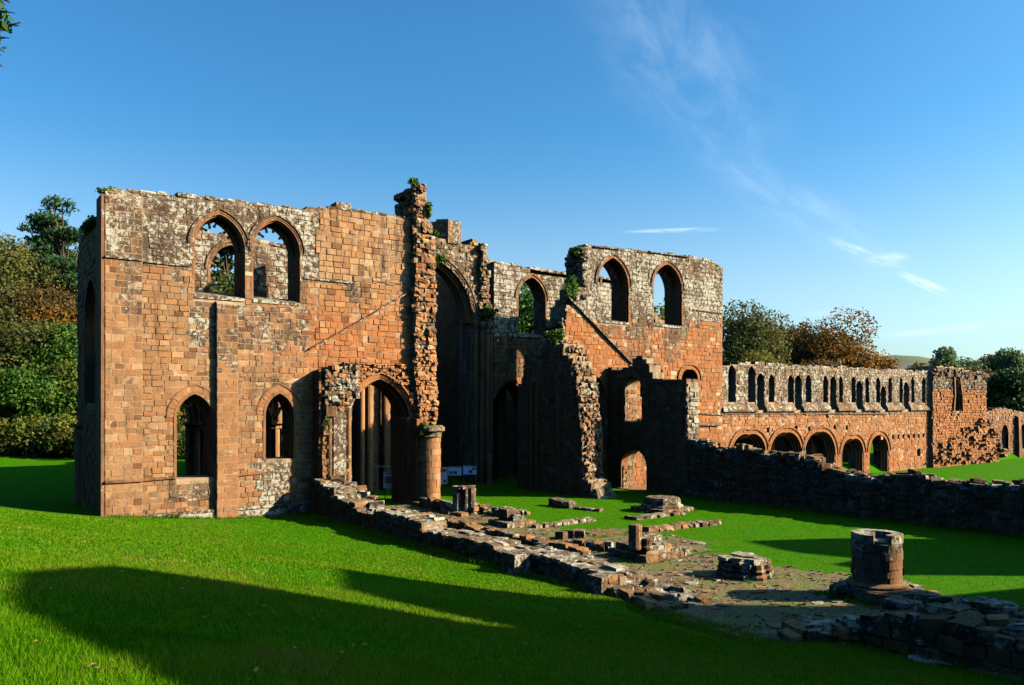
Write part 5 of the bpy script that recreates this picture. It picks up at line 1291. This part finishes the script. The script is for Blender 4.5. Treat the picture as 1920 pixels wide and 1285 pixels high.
# ================================================================ plants on the masonry
def plant(name, label, c, size, n, seed, mat=None, leaf=.105, group=None, cat='plant'):
    n = int(n*1.5); size = tuple(.8*q for q in size); rnd = np.random.default_rng(seed); k = max(3, int(n/70)); lob = np.array(c)+rnd.normal(size=(k, 3))*np.array(size)*.42
    ids = rnd.integers(0, k, n); P_ = lob[ids]+rnd.normal(size=(n, 3))*np.array(size)*.2; N_ = P_-np.array(c)+np.array([-.1, -.5, .6])*.4
    V = leaf_arrays(P_, N_/np.maximum(.01, np.linalg.norm(N_, axis=1))[:, None], leaf, rnd)
    o = quads_object(name, V, np.clip(rnd.normal(.5, .22, n)+(rnd.normal(size=k)*.12)[ids], 0, 1), mat or F_IVY, None)
    put_props(o, label, cat, group)
plant('ivy_clump', 'ivy tuft crowning the tip of the tall crumbling pier', (22.85, 40.3, 18.9), (.45, .5, .45), 420, 1)
plant('ivy_clump', 'ivy hanging on the right side of the tall pier just below its tip', (23.55, 39.9, 17.3), (.25, .3, .9), 360, 2)
plant('ivy_clump', 'bright green bush rooted on the great arch beside the pier', (28.9, 47.9, 16.3), (.55, .4, .7), 420, 3)
plant('ivy_clump', 'ivy bush over the capital on the right of the great arch', (33.0, 47.4, 12.6), (.75, .45, .6), 520, 4)
plant('ivy_clump', 'ivy trailing down the broken edge right of the stair turret', (32.7, 47.8, 15.9), (.45, .3, 1.2), 420, 5)
plant('ivy_clump', 'dark ivy covering the broken shoulder of the right transept', (35.0, 40.4, 13.6), (.9, .6, 1.0), 900, 6)
plant('ivy_clump', 'ivy patch at the top left corner of the right transept', (36.0, 41.0, 16.6), (.45, .8, .5), 420, 7)
plant('ivy_clump', 'ivy on the sloping top of the dark nave wall', (33.4, 40.2, 10.3), (.6, 1.0, .7), 500, 8)
plant('ivy_clump', 'small fern tuft on the capital of the round respond', (22.75, 39.2, 4.5), (.35, .3, .35), 300, 9)
plant('weed_tuft', 'weedy stems sprouting from the broken stub beside the arch', (16.6, 38.7, 4.9), (.3, .3, .6), 160, 10, F_OLIVE)
plant('ivy_clump', 'green growth on the top left corner of the left transept', (6.75, 40.7, 15.85), (.55, .5, .3), 420, 11)
plant('ivy_clump', 'dark growth along the shaded north wall top of the left transept', (6.4, 44.5, 15.0), (.3, 2.4, .4), 700, 12, F_IVY)
plant('weed_tuft', 'yellowish weeds growing in the sill of the nave wall window', (39.0, 37.6, 4.7), (.3, .6, .4), 220, 13, F_YELLOW)
plant('weed_tuft', 'grass tuft rooted at the foot of the left transept wall', (9.6, 40.2, .35), (.25, .15, .2), 160, 14, F_YELLOW, .09)
plant('ivy_clump', 'ivy spray left of the octagonal turret stump', (29.0, 48.2, 18.2), (.3, .3, .35), 200, 15)

# ================================================================ trees
def tree(name, label, base, height, width, mat, seed, leaf=.42, n=5200, shape='round', group='trees in the wood round the abbey', trunk_r=None, low=.22, cat='tree', lobes=None):
    rnd = np.random.default_rng(seed); rr = random.Random(seed); x, y = base; z0 = gz(x, y)-.3
    t = thing(name, (x, y, z0), label, cat, group)
    tr = trunk_r or max(.12, height*.022); mb = MB()
    top = height*(.92 if shape == 'pine' else .72); lean = (rr.uniform(-.04, .04)*height, rr.uniform(-.04, .04)*height)
    pts = [(x+lean[0]*k*k, y+lean[1]*k*k, z0+top*k) for k in (0, .25, .5, .75, 1)]
    tube(mb, pts, [tr*1.25, tr, tr*.8, tr*.5, tr*.15], 7)
    L = []
    if shape == 'pine':
        tiers = 9
        for k in range(tiers):
            f = .38+.62*k/(tiers-1); R = width*.5*(1.12-f)**.5*rr.uniform(.75, 1.15); m = rr.randint(3, 5)
            for j in range(m):
                a = rr.uniform(0, 6.28); d = R*rr.uniform(.45, .95); L.append((np.array([x+lean[0]*f*f+d*math.cos(a), y+lean[1]*f*f+d*math.sin(a), z0+height*f*.97]), np.array([R*.5, R*.5, height*.03])))
        L.append((np.array([x+lean[0], y+lean[1], z0+height*.97]), np.array([width*.12, width*.12, height*.05])))
    else:
        m = lobes or 26
        cz = z0+height*(low+(1-low)*.5); hz = height*(1-low)*.5
        for j in range(m):
            v = rnd.normal(size=3); v /= np.linalg.norm(v); q = rnd.uniform(.45, .86)
            c = np.array([x+lean[0]*.5+v[0]*q*width*.5, y+lean[1]*.5+v[1]*q*width*.5, cz+v[2]*q*hz]); s = rnd.uniform(.22, .34)
            L.append((c, np.array([width*s, width*s, min(width*s, hz*.62)*.8])))
    for c, s in L:
        if rr.random() < (.9 if shape == 'pine' else .55):
            f = min(.95, max(.2, (c[2]-z0)/top-.18)); i = min(3, int(f*4)); b0 = pts[i]
            mid = ((b0[0]+c[0])/2, (b0[1]+c[1])/2, (b0[2]+c[2])/2+(.1 if shape != 'pine' else .2)); tube(mb, [b0, mid, tuple(c)], [tr*.4, tr*.25, tr*.08], 5)
    mb.build('trunk', M_BARK, t)
    vol = np.array([s[0]*s[1] for c, s in L]); cnt = np.maximum(20, (n*vol/vol.sum()).astype(int)); Ps, Ns, Cs = [], [], []
    for (c, s), k in zip(L, cnt):
        v = rnd.normal(size=(k, 3)); v /= np.linalg.norm(v, axis=1)[:, None]; rad = rnd.uniform(.4, 1.03, (k, 1))**.6
        wob = 1+.15*np.sin(v[:, :1]*5+c[0])*np.cos(v[:, 1:2]*6+c[1])
        Ps.append(c+v*rad*s*wob); Ns.append(v); Cs.append(np.clip(rnd.normal(.45, .18, k)+rr.uniform(-.22, .25), 0, 1))
    P_ = np.concatenate(Ps); N_ = np.concatenate(Ns); C_ = np.concatenate(Cs)
    V = leaf_arrays(P_, N_, leaf, rnd, 1.7 if shape != 'pine' else 2.6); quads_object('crown', V, C_, mat, t)
    return t
TR = [  # px bearing converted to ground positions; height, width
 ('broadleaf_tree', 'olive green broadleaf tree at the left edge of the photo, highest crown there', (6.63, 110.94), 22.5, 12, F_OLIVE, 'round'),
 ('pine_tree', 'tall dark pine with layered flat branches next to the left transept corner', (13.70, 114.41), 26.5, 15, F_PINE, 'pine'),
 ('pine_tree', 'smaller dark pine to the left of the tall layered pine', (11.74, 120.85), 22.5, 14, F_PINE, 'pine'),
 ('pine_tree', 'dark conifer squeezed between the leftmost yellow tree and the pines', (9.29, 115.19), 19.5, 9, F_PINE, 'pine'),
 ('broadleaf_tree', 'dark green crown filling the gap between the two pines', (11.04, 123.86), 19.5, 13, F_GREEN, 'round'),
 ('broadleaf_tree', 'dark green crown right behind the tall pine at the transept corner', (16.46, 122.33), 20.5, 13, F_GREEN, 'round'),
 ('autumn_tree', 'rusty brown tree below the tall pine on the left slope', (10.85, 104.07), 16.5, 9, F_BROWN, 'round'),
 ('autumn_tree', 'brown and green tree at the left edge under the highest yellow crown', (6.75, 104.62), 14.5, 8.5, F_OLIVE, 'round'),
 ('autumn_tree', 'orange tinted tree touching the shaded edge of the left transept', (12.54, 100.32), 16.0, 7, F_ORANGE, 'round'),
 ('broadleaf_tree', 'olive green bushy tree in the middle of the left slope', (8.20, 98.56), 12.5, 9, F_OLIVE, 'round'),
 ('broadleaf_tree', 'bright green tree beside the dark transept wall', (11.33, 96.24), 13.0, 8, F_GREEN, 'round'),
 ('broadleaf_tree', 'dark green rounded tree low at the left border', (6.40, 94.91), 9.5, 6.5, F_GREEN, 'round'),
 ('broadleaf_tree', 'yellow green tree low beside the shaded transept wall', (11.54, 92.34), 8.5, 6, F_YELLOW, 'round'),
 ('broadleaf_tree', 'dark green tree standing low between two others above the hedge bank', (9.21, 92.83), 8.5, 7.5, F_GREEN, 'round'),
 ('pine_tree', 'dark pine seen through the first upper window of the left transept', (31.93, 105.85), 23.5, 11, F_PINE, 'pine'),
 ('autumn_tree', 'yellow brown tree low in the first upper window of the left transept', (27.62, 96.59), 19.5, 12, F_OLIVE, 'round'),
 ('broadleaf_tree', 'green tree behind the second upper window of the left transept', (34.70, 98.80), 21, 12, F_GREEN, 'round'),
 ('broadleaf_tree', 'green tree behind the lower windows of the left transept', (22.82, 92.68), 10, 8, F_OLIVE, 'round'),
 ('broadleaf_tree', 'pale bushy tree low behind the lower left window of the transept', (19.71, 90.01), 8, 8, F_YELLOW, 'round'),
 ('broadleaf_tree', 'green tree filling the single lichened window at the centre', (57.97, 75.28), 21.5, 12, F_GREEN, 'round'),
 ('autumn_tree', 'olive tree in the right half of the single lichened window', (61.79, 76.18), 20, 10, F_OLIVE, 'round'),
 ('autumn_tree', 'golden tree glimpsed through the right window of the right transept', (74.45, 69.26), 18.2, 9, F_YELLOW, 'round'),
 ('pine_tree', 'dark conifer behind the golden tree in the right transept window', (80.78, 72.04), 21, 8, F_PINE, 'pine'),
 ('autumn_tree', 'tall olive and yellow tree just right of the right transept', (92.47, 70.82), 19.5, 13, F_OLIVE, 'round'),
 ('autumn_tree', 'yellow green tree in front of the tall olive one, right of the transept', (87.81, 64.32), 11.5, 8.5, F_YELLOW, 'round'),
 ('autumn_tree', 'dark brown rounded tree between the olive tree and the big rusty one', (113.54, 75.10), 18.6, 13, F_BROWN, 'round'),
 ('autumn_tree', 'brown olive tree filling the dip next to the tall olive tree', (107.14, 74.87), 16.5, 11, F_BROWN, 'round'),
 ('autumn_tree', 'big rusty brown domed tree above the lancet range', (113.70, 67.50), 18.0, 13.5, F_ORANGE, 'round'),
 ('autumn_tree', 'rusty tree sloping down on the right side of the big domed one', (116.18, 63.17), 12.0, 8, F_ORANGE, 'round'),
 ('autumn_tree', 'dark tree in front of the rusty dome, just over the wall top', (101.81, 63.88), 11.5, 9, F_BROWN, 'round'),
 ('broadleaf_tree', 'small dark tree over the right part of the lancet range', (152.63, 73.46), 9.5, 8, F_BROWN, 'round'),
 ('broadleaf_tree', 'airy pale green tree standing out against the sky right of the far hill', (166.14, 75.88), 12.2, 6, F_PALE, 'round'),
 ('broadleaf_tree', 'light green low crowns right of the airy pale tree', (174.41, 75.96), 10.3, 9, F_PALE, 'round'),
 ('autumn_tree', 'brownish tree above the crumbling block at the range end', (150.44, 62.63), 9.0, 9, F_BROWN, 'round'),
 ('autumn_tree', 'bare looking grey brown tree behind the dark firs at the right', (184.54, 74.67), 11, 7, F_BROWN, 'round'),
 ('broadleaf_tree', 'pale tree with feathery crown near the right border', (182.73, 69.78), 12.2, 8.5, F_PALE, 'round'),
 ('fir_tree', 'dark pointed fir right of the crumbling block', (134.30, 52.19), 9.8, 8, F_PINE, 'round'),
 ('fir_tree', 'dark fir at the right border', (144.07, 52.41), 9.3, 9, F_PINE, 'round'),
 ('broadleaf_tree', 'olive tree low in the gap between the dark firs and the range', (143.58, 57.76), 7.5, 7, F_OLIVE, 'round')]
for k, (nm, lab, b, h, w, mt, shp) in enumerate(TR):
    big = k < 14 or k in (23, 24, 25, 26, 27, 28)
    tree(nm, lab, b, h, w, mt, 300+k, leaf=(.23 if k < 14 else .27) if big else .36, n=(15000 if k < 14 else 23000) if big else 9500, shape=shp)
for k, (px_, h, w, m_) in enumerate((((5.73, 92.92), 3.9, 5.5, F_YELLOW), ((6.84, 90.85), 4.2, 5.5, F_OLIVE), ((8.02, 89.97), 4.0, 5.2, F_YELLOW), ((9.29, 89.03), 3.7, 5.4, F_PALE), ((10.47, 88.16), 4.0, 5.4, F_YELLOW), ((11.57, 87.34), 3.6, 4.5, F_OLIVE), ((13.85, 85.65), 4, 6, F_GREEN), ((20.23, 82.15), 4.0, 7, F_OLIVE))):
    lab = ['yellowish shrub at the very left end of the hedge bank', 'taller olive shrub second from the left in the hedge bank', 'yellowish shrub in the middle of the hedge bank', 'low pale green shrub right of the middle one in the hedge bank', 'yellowish shrub near the transept end of the hedge bank', 'olive shrub against the dark transept wall in the hedge bank', 'green shrub of the hedge bank hidden behind the left transept', 'wide olive shrub seen through the lower left transept window'][k]
    tree('shrub', lab, px_, h, w, m_, 500+k, leaf=.22, n=3000, group='shrubs of the hedge bank', trunk_r=.06, low=.02, cat='shrub', lobes=18)
# distant wooded masses: behind the single trees, and an unseen wood added north of the lawn to block sky light
def woods(name, label, pts, seed, mat, hmin, hmax, n, leaf=.75):
    rnd = np.random.default_rng(seed); Ps, Ns, Cs = [], [], []
    for (x, y) in pts:
        h = rnd.uniform(hmin, hmax); z = gz(x, y); k = n
        v = rnd.normal(size=(k, 3)); v /= np.linalg.norm(v, axis=1)[:, None]
        Ps.append(np.array([x, y, z+h*.5])+v*np.array([h*.42, h*.42, h*.52])*rnd.uniform(.6, 1.04, (k, 1))*(1+.2*np.sin(v[:, :1]*6+x))); Ns.append(v); Cs.append(np.clip(rnd.normal(.45, .2, k)+rnd.uniform(-.2, .2), 0, 1))
    V = leaf_arrays(np.concatenate(Ps), np.concatenate(Ns), leaf, rnd); o = quads_object(name, V, np.concatenate(Cs), mat, None); put_props(o, label, 'wood', None, 'stuff')
rw_ = random.Random(77)
woods('far_wood', 'far wood closing the view behind the left trees', [(rw_.uniform(-45, 75), rw_.uniform(112, 150)) for k in range(46)], 1, F_OLIVE, 8, 13, 500)
pts = [(d*.45*1.9+rw_.uniform(-8, 8), d*.45+rw_.uniform(-30, 45)) for d in [rw_.uniform(120, 240) for k in range(44)]]
woods('distant_wood', 'brown wood on the valley side at the far right', [p for p in pts if 128 < p[0]*FWD.x+p[1]*FWD.y < 330], 2, F_BROWN, 5, 7.5, 420)
pts = [(rw_.uniform(-72, -22), -75+150*k/75+rw_.uniform(-3, 3)) for k in range(76)]+[(rw_.uniform(-30, -6), rw_.uniform(-75, -28)) for k in range(18)]
woods('sky_block_wood', 'unseen wood added on the north slope to block sky light', pts, 3, F_GREEN, 17, 24, 260, 1.9)

# oak bough hanging into the top left corner from a tree beside the viewer
ot = thing('oak_tree', (-5.5, 9.5, gz(-5.5, 9.5)), 'oak bough with lobed green leaves hanging into the top left corner', 'tree'); mb = MB()
zb = gz(-5.5, 9.5); tube(mb, [(-5.5, 9.5, zb-.3), (-5.4, 9.6, zb+3), (-5.2, 9.7, zb+7), (-5, 9.8, zb+10)], [.42, .34, .26, .12], 10); mb.build('trunk', M_BARK, ot)

mb = MB(); main_ = [(-0.76, 13.65, 11.68), (0.04, 12.8, 11.08), (0.49, 12.34, 10.82), (0.74, 12.04, 10.7), (0.92, 11.9, 10.75)]
tube(mb, [(-5.2, 9.7, zb+6)]+main_, [.16, .11, .07, .05, .03, .01], 7)
tw_ = [[(0.04, 12.8, 11.08), (0.38, 12.43, 10.61), (0.66, 12.22, 10.33), (0.74, 12.16, 10.22)], [(0.04, 12.8, 11.08), (0.5, 12.58, 11.34), (0.79, 12.37, 11.2), (0.84, 12.33, 11.16)], [(0.49, 12.34, 10.82), (0.7, 11.94, 10.51), (0.8, 11.86, 10.5)], [(0.49, 12.34, 10.82), (0.7, 11.94, 10.85), (0.86, 11.82, 10.82)], [(0.38, 12.43, 10.61), (0.65, 11.98, 10.41), (0.75, 11.91, 10.32)]]
for q in tw_: tube(mb, q, [.04]+[.02]*(len(q)-2)+[.006], 5)
mb.build('branch', M_BARK, ot)
rnd = np.random.default_rng(5); ctr = []
for q in tw_+[main_]:
    for a, b in zip(q, q[1:]):
        for k in range(3):
            f = (k+1)/3; ctr.append(np.array(a)*(1-f)+np.array(b)*f)
ctr = np.array(ctr); ids = rnd.integers(0, len(ctr), 900); P_ = ctr[ids]+rnd.normal(size=(900, 3))*.06-np.array([.16, -.12, 0]); N_ = rnd.normal(size=(900, 3))+np.array([0, 0, .6])
V = leaf_arrays(P_, N_/np.linalg.norm(N_, axis=1)[:, None], .058, rnd, 1.8, .6); quads_object('foliage', V, np.clip(rnd.normal(.35, .25, 900), 0, 1), F_GREEN, ot)

# ================================================================ unseen walls right of the view, added and outlined to throw the long lawn shadows
def shade_wall(name, label, Y, outline, thick, seed):
    t = thing(name, (sum(p[0] for p in outline)/len(outline), Y, 0), label, 'ruin'); core('wall_core', west(Y), outline, [], thick, t, (.4, .4, .4, .2))
shade_wall('west_tower', 'unseen west tower, outlined to fit its shadow on the lawn', -5.0, [(16.4, -.5), (16.4, 13.1), (20.7, 16.3), (24, 18.15), (29.1, 19.7), (25.4, 14.2), (27, 13), (27, -.5)], 1.2, 1)
shade_wall('tower_shadow_wall', 'unseen wall added by the west tower to shape its shadow', -5.0, [(27.02, -.5), (27.02, 14.4), (31.5, 17.8), (38.7, 20.8), (37.3, 16.8), (41.4, 16.2), (41.2, 13.3), (44.4, 11.9), (52, 8), (52, -.5)], 1.2, 2)
shade_wall('upper_shadow_wall', 'unseen wall added to cast the upper shadow bar on the lawn', 0.0, [(48.2, -1), (54, -1), (54, 14.7), (52.7, 16.2), (49.7, 14.6), (48, 13)], 1.0, 3)
shade_wall('lower_shadow_wall', 'unseen wall added to cast the lower shadow bar on the lawn', 0.0, [(43.4, -1), (47.2, -1), (47.2, 12.0), (45, 12.2), (43.4, 11)], 1.0, 4)

# ================================================================ grass
def scatter_grass():
    rnd = np.random.default_rng(3); Vs, Cs = [], []
    def blades(n, d0, d1, h, w, inner=False):
        dep = np.sqrt(rnd.uniform(d0*d0, d1*d1, n)); k = rnd.uniform(-.95, .72, n)
        X = dep*FWD.x+k*dep*RIGHT.x; Y = dep*FWD.y+k*dep*RIGHT.y
        ok = ((X < 16.1) & (Y < 40.2)) | ((X < 19) & (Y > 8.5) & (Y < 16.5))
        if inner: ok = ok | ((X > 17) & (X < 38.4) & (Y < 48) & (Y > 0))
        X, Y = X[ok], Y[ok]; keep = np.array([nz2(a, b, .9, 15)+.5*nz2(a, b, 3, 16) > .22 or not on_paving(a+rnd.normal()*.3, b+rnd.normal()*.3) if a > 12.5 else True for a, b in zip(X.tolist(), Y.tolist())], dtype=bool) if len(X) else np.array([], dtype=bool)
        X, Y = X[keep], Y[keep]; n = len(X); Z = ground_z(X, Y)-.01
        pat = np.array([nz2(a, b, .8, 6)*.6+nz2(a, b, 2.6, 8)*.4 for a, b in zip(X.tolist(), Y.tolist())])
        H = h*rnd.uniform(.5, 1.3, n)*(1+.5*pat); a = rnd.uniform(0, 6.283, n); ln = rnd.uniform(.1, .8, n)*H; la = rnd.uniform(0, 6.283, n)
        W_ = w*rnd.uniform(.7, 1.3, n); B = np.stack([X, Y, Z], -1); s = np.stack([np.cos(a)*W_, np.sin(a)*W_, 0*W_], -1); tip = np.stack([np.cos(la)*ln, np.sin(la)*ln, H], -1)
        Vs.append(np.stack([B-s, B+s, B+tip], 1)); Cs.append(np.clip(.5+.25*rnd.normal(size=n)*.8+.35*pat+(rnd.random(n) < .02)*.6, 0, 1))
    blades(180000, 4.2, 9, .085, .0044); blades(180000, 9, 17, .065, .0078); blades(165000, 17, 30, .055, .014); blades(130000, 30, 47, .05, .022)
    blades(90000, 20, 50, .05, .018, True)
    def fringe(n, xs, ys, h):
        X = rnd.uniform(*xs, n)+rnd.normal(size=n)*.08; Y = rnd.uniform(*ys, n); Z = ground_z(X, Y)-.01; H = h*rnd.uniform(.4, 1.4, n)
        a = rnd.uniform(0, 6.283, n); la = rnd.uniform(0, 6.283, n); ln = rnd.uniform(.1, .7, n)*H; W_ = .012*rnd.uniform(.7, 1.3, n)
        B = np.stack([X, Y, Z], -1); s = np.stack([np.cos(a)*W_, np.sin(a)*W_, 0*W_], -1); tip = np.stack([np.cos(la)*ln, np.sin(la)*ln, H], -1)
        Vs.append(np.stack([B-s, B+s, B+tip], 1)); Cs.append(np.clip(rnd.normal(.5, .25, n), 0, 1))
    fringe(7000, (15.3, 16.5), (9.7, 15.4), .13); fringe(9000, (15.75, 16.25), (16, 39.5), .17); fringe(2500, (6.6, 16.5), (40.1, 40.42), .16); fringe(2500, (21.6, 22.0), (11, 13.7), .12); fringe(2500, (21.6, 24.2), (11.1, 11.4), .12); fringe(2500, (23.9, 24.4), (11.3, 13.5), .14)
    fringe(3000, (37.9, 38.45), (10, 33), .2); fringe(1500, (21.4, 23), (15.8, 17.4), .10); fringe(2500, (20.6, 23.2), (19.7, 22.1), .10); fringe(3000, (30.7, 33.6), (28.1, 30.9), .14); fringe(3000, (15.6, 16.1), (3, 10), .2); fringe(2500, (23, 31.8), (24.9, 25.8), .1); fringe(2000, (22.8, 27.4), (29.2, 29.9), .1)
    V = np.concatenate(Vs); C = np.concatenate(Cs)
    C = np.clip(C+.25*np.array([nz2(v[0], v[1], .33, 12) for v in V[:, 0, :].tolist()]), 0, 1)
    m = foliage('grass_blades', [(.018, .085, .001), (.046, .175, .001), (.085, .225, .002), (.13, .22, .006), (.22, .17, .04)], .3)
    o = quads_object('grass', V, C, m, None); put_props(o, 'short bright green lawn grass', 'grass', None, 'stuff')
scatter_grass()

# dry leaves on the lawn near the viewer
rl = random.Random(8)
spots = [(2.7, 15.2)]
for k in range(40):
    d = rl.uniform(5.5, 20); q = rl.uniform(-.64, -.2) if k < 30 else rl.uniform(-.4, .1); spots.append((d*FWD.x+q*d*RIGHT.x, d*FWD.y+q*d*RIGHT.y))
for k, (x, y) in enumerate(spots):
    if x > 15: continue
    s = rl.uniform(.022, .038)*(2.2 if k == 0 else 1); a = rl.uniform(0, 6.28); z = gz(x, y)+.05; mb = MB(); vs = []
    for i in range(7):
        an = 2*PI*i/7; q = s*(1.25 if i == 0 else rl.uniform(.6, 1)); vs.append((x+q*math.cos(an+a), y+q*math.sin(an+a), z+rl.uniform(-.012, .025)))
    mb.add(vs+[(x, y, z+.012)], [(i, (i+1) % 7, 7) for i in range(7)]); o = mb.build('fallen_leaf', M_DRYLEAF)
    put_props(o, 'pale dry leaf lying in the sunny grass in front of the left transept' if k == 0 else 'small brown fallen leaf lying on the lawn', 'leaf', 'fallen leaves on the lawn')
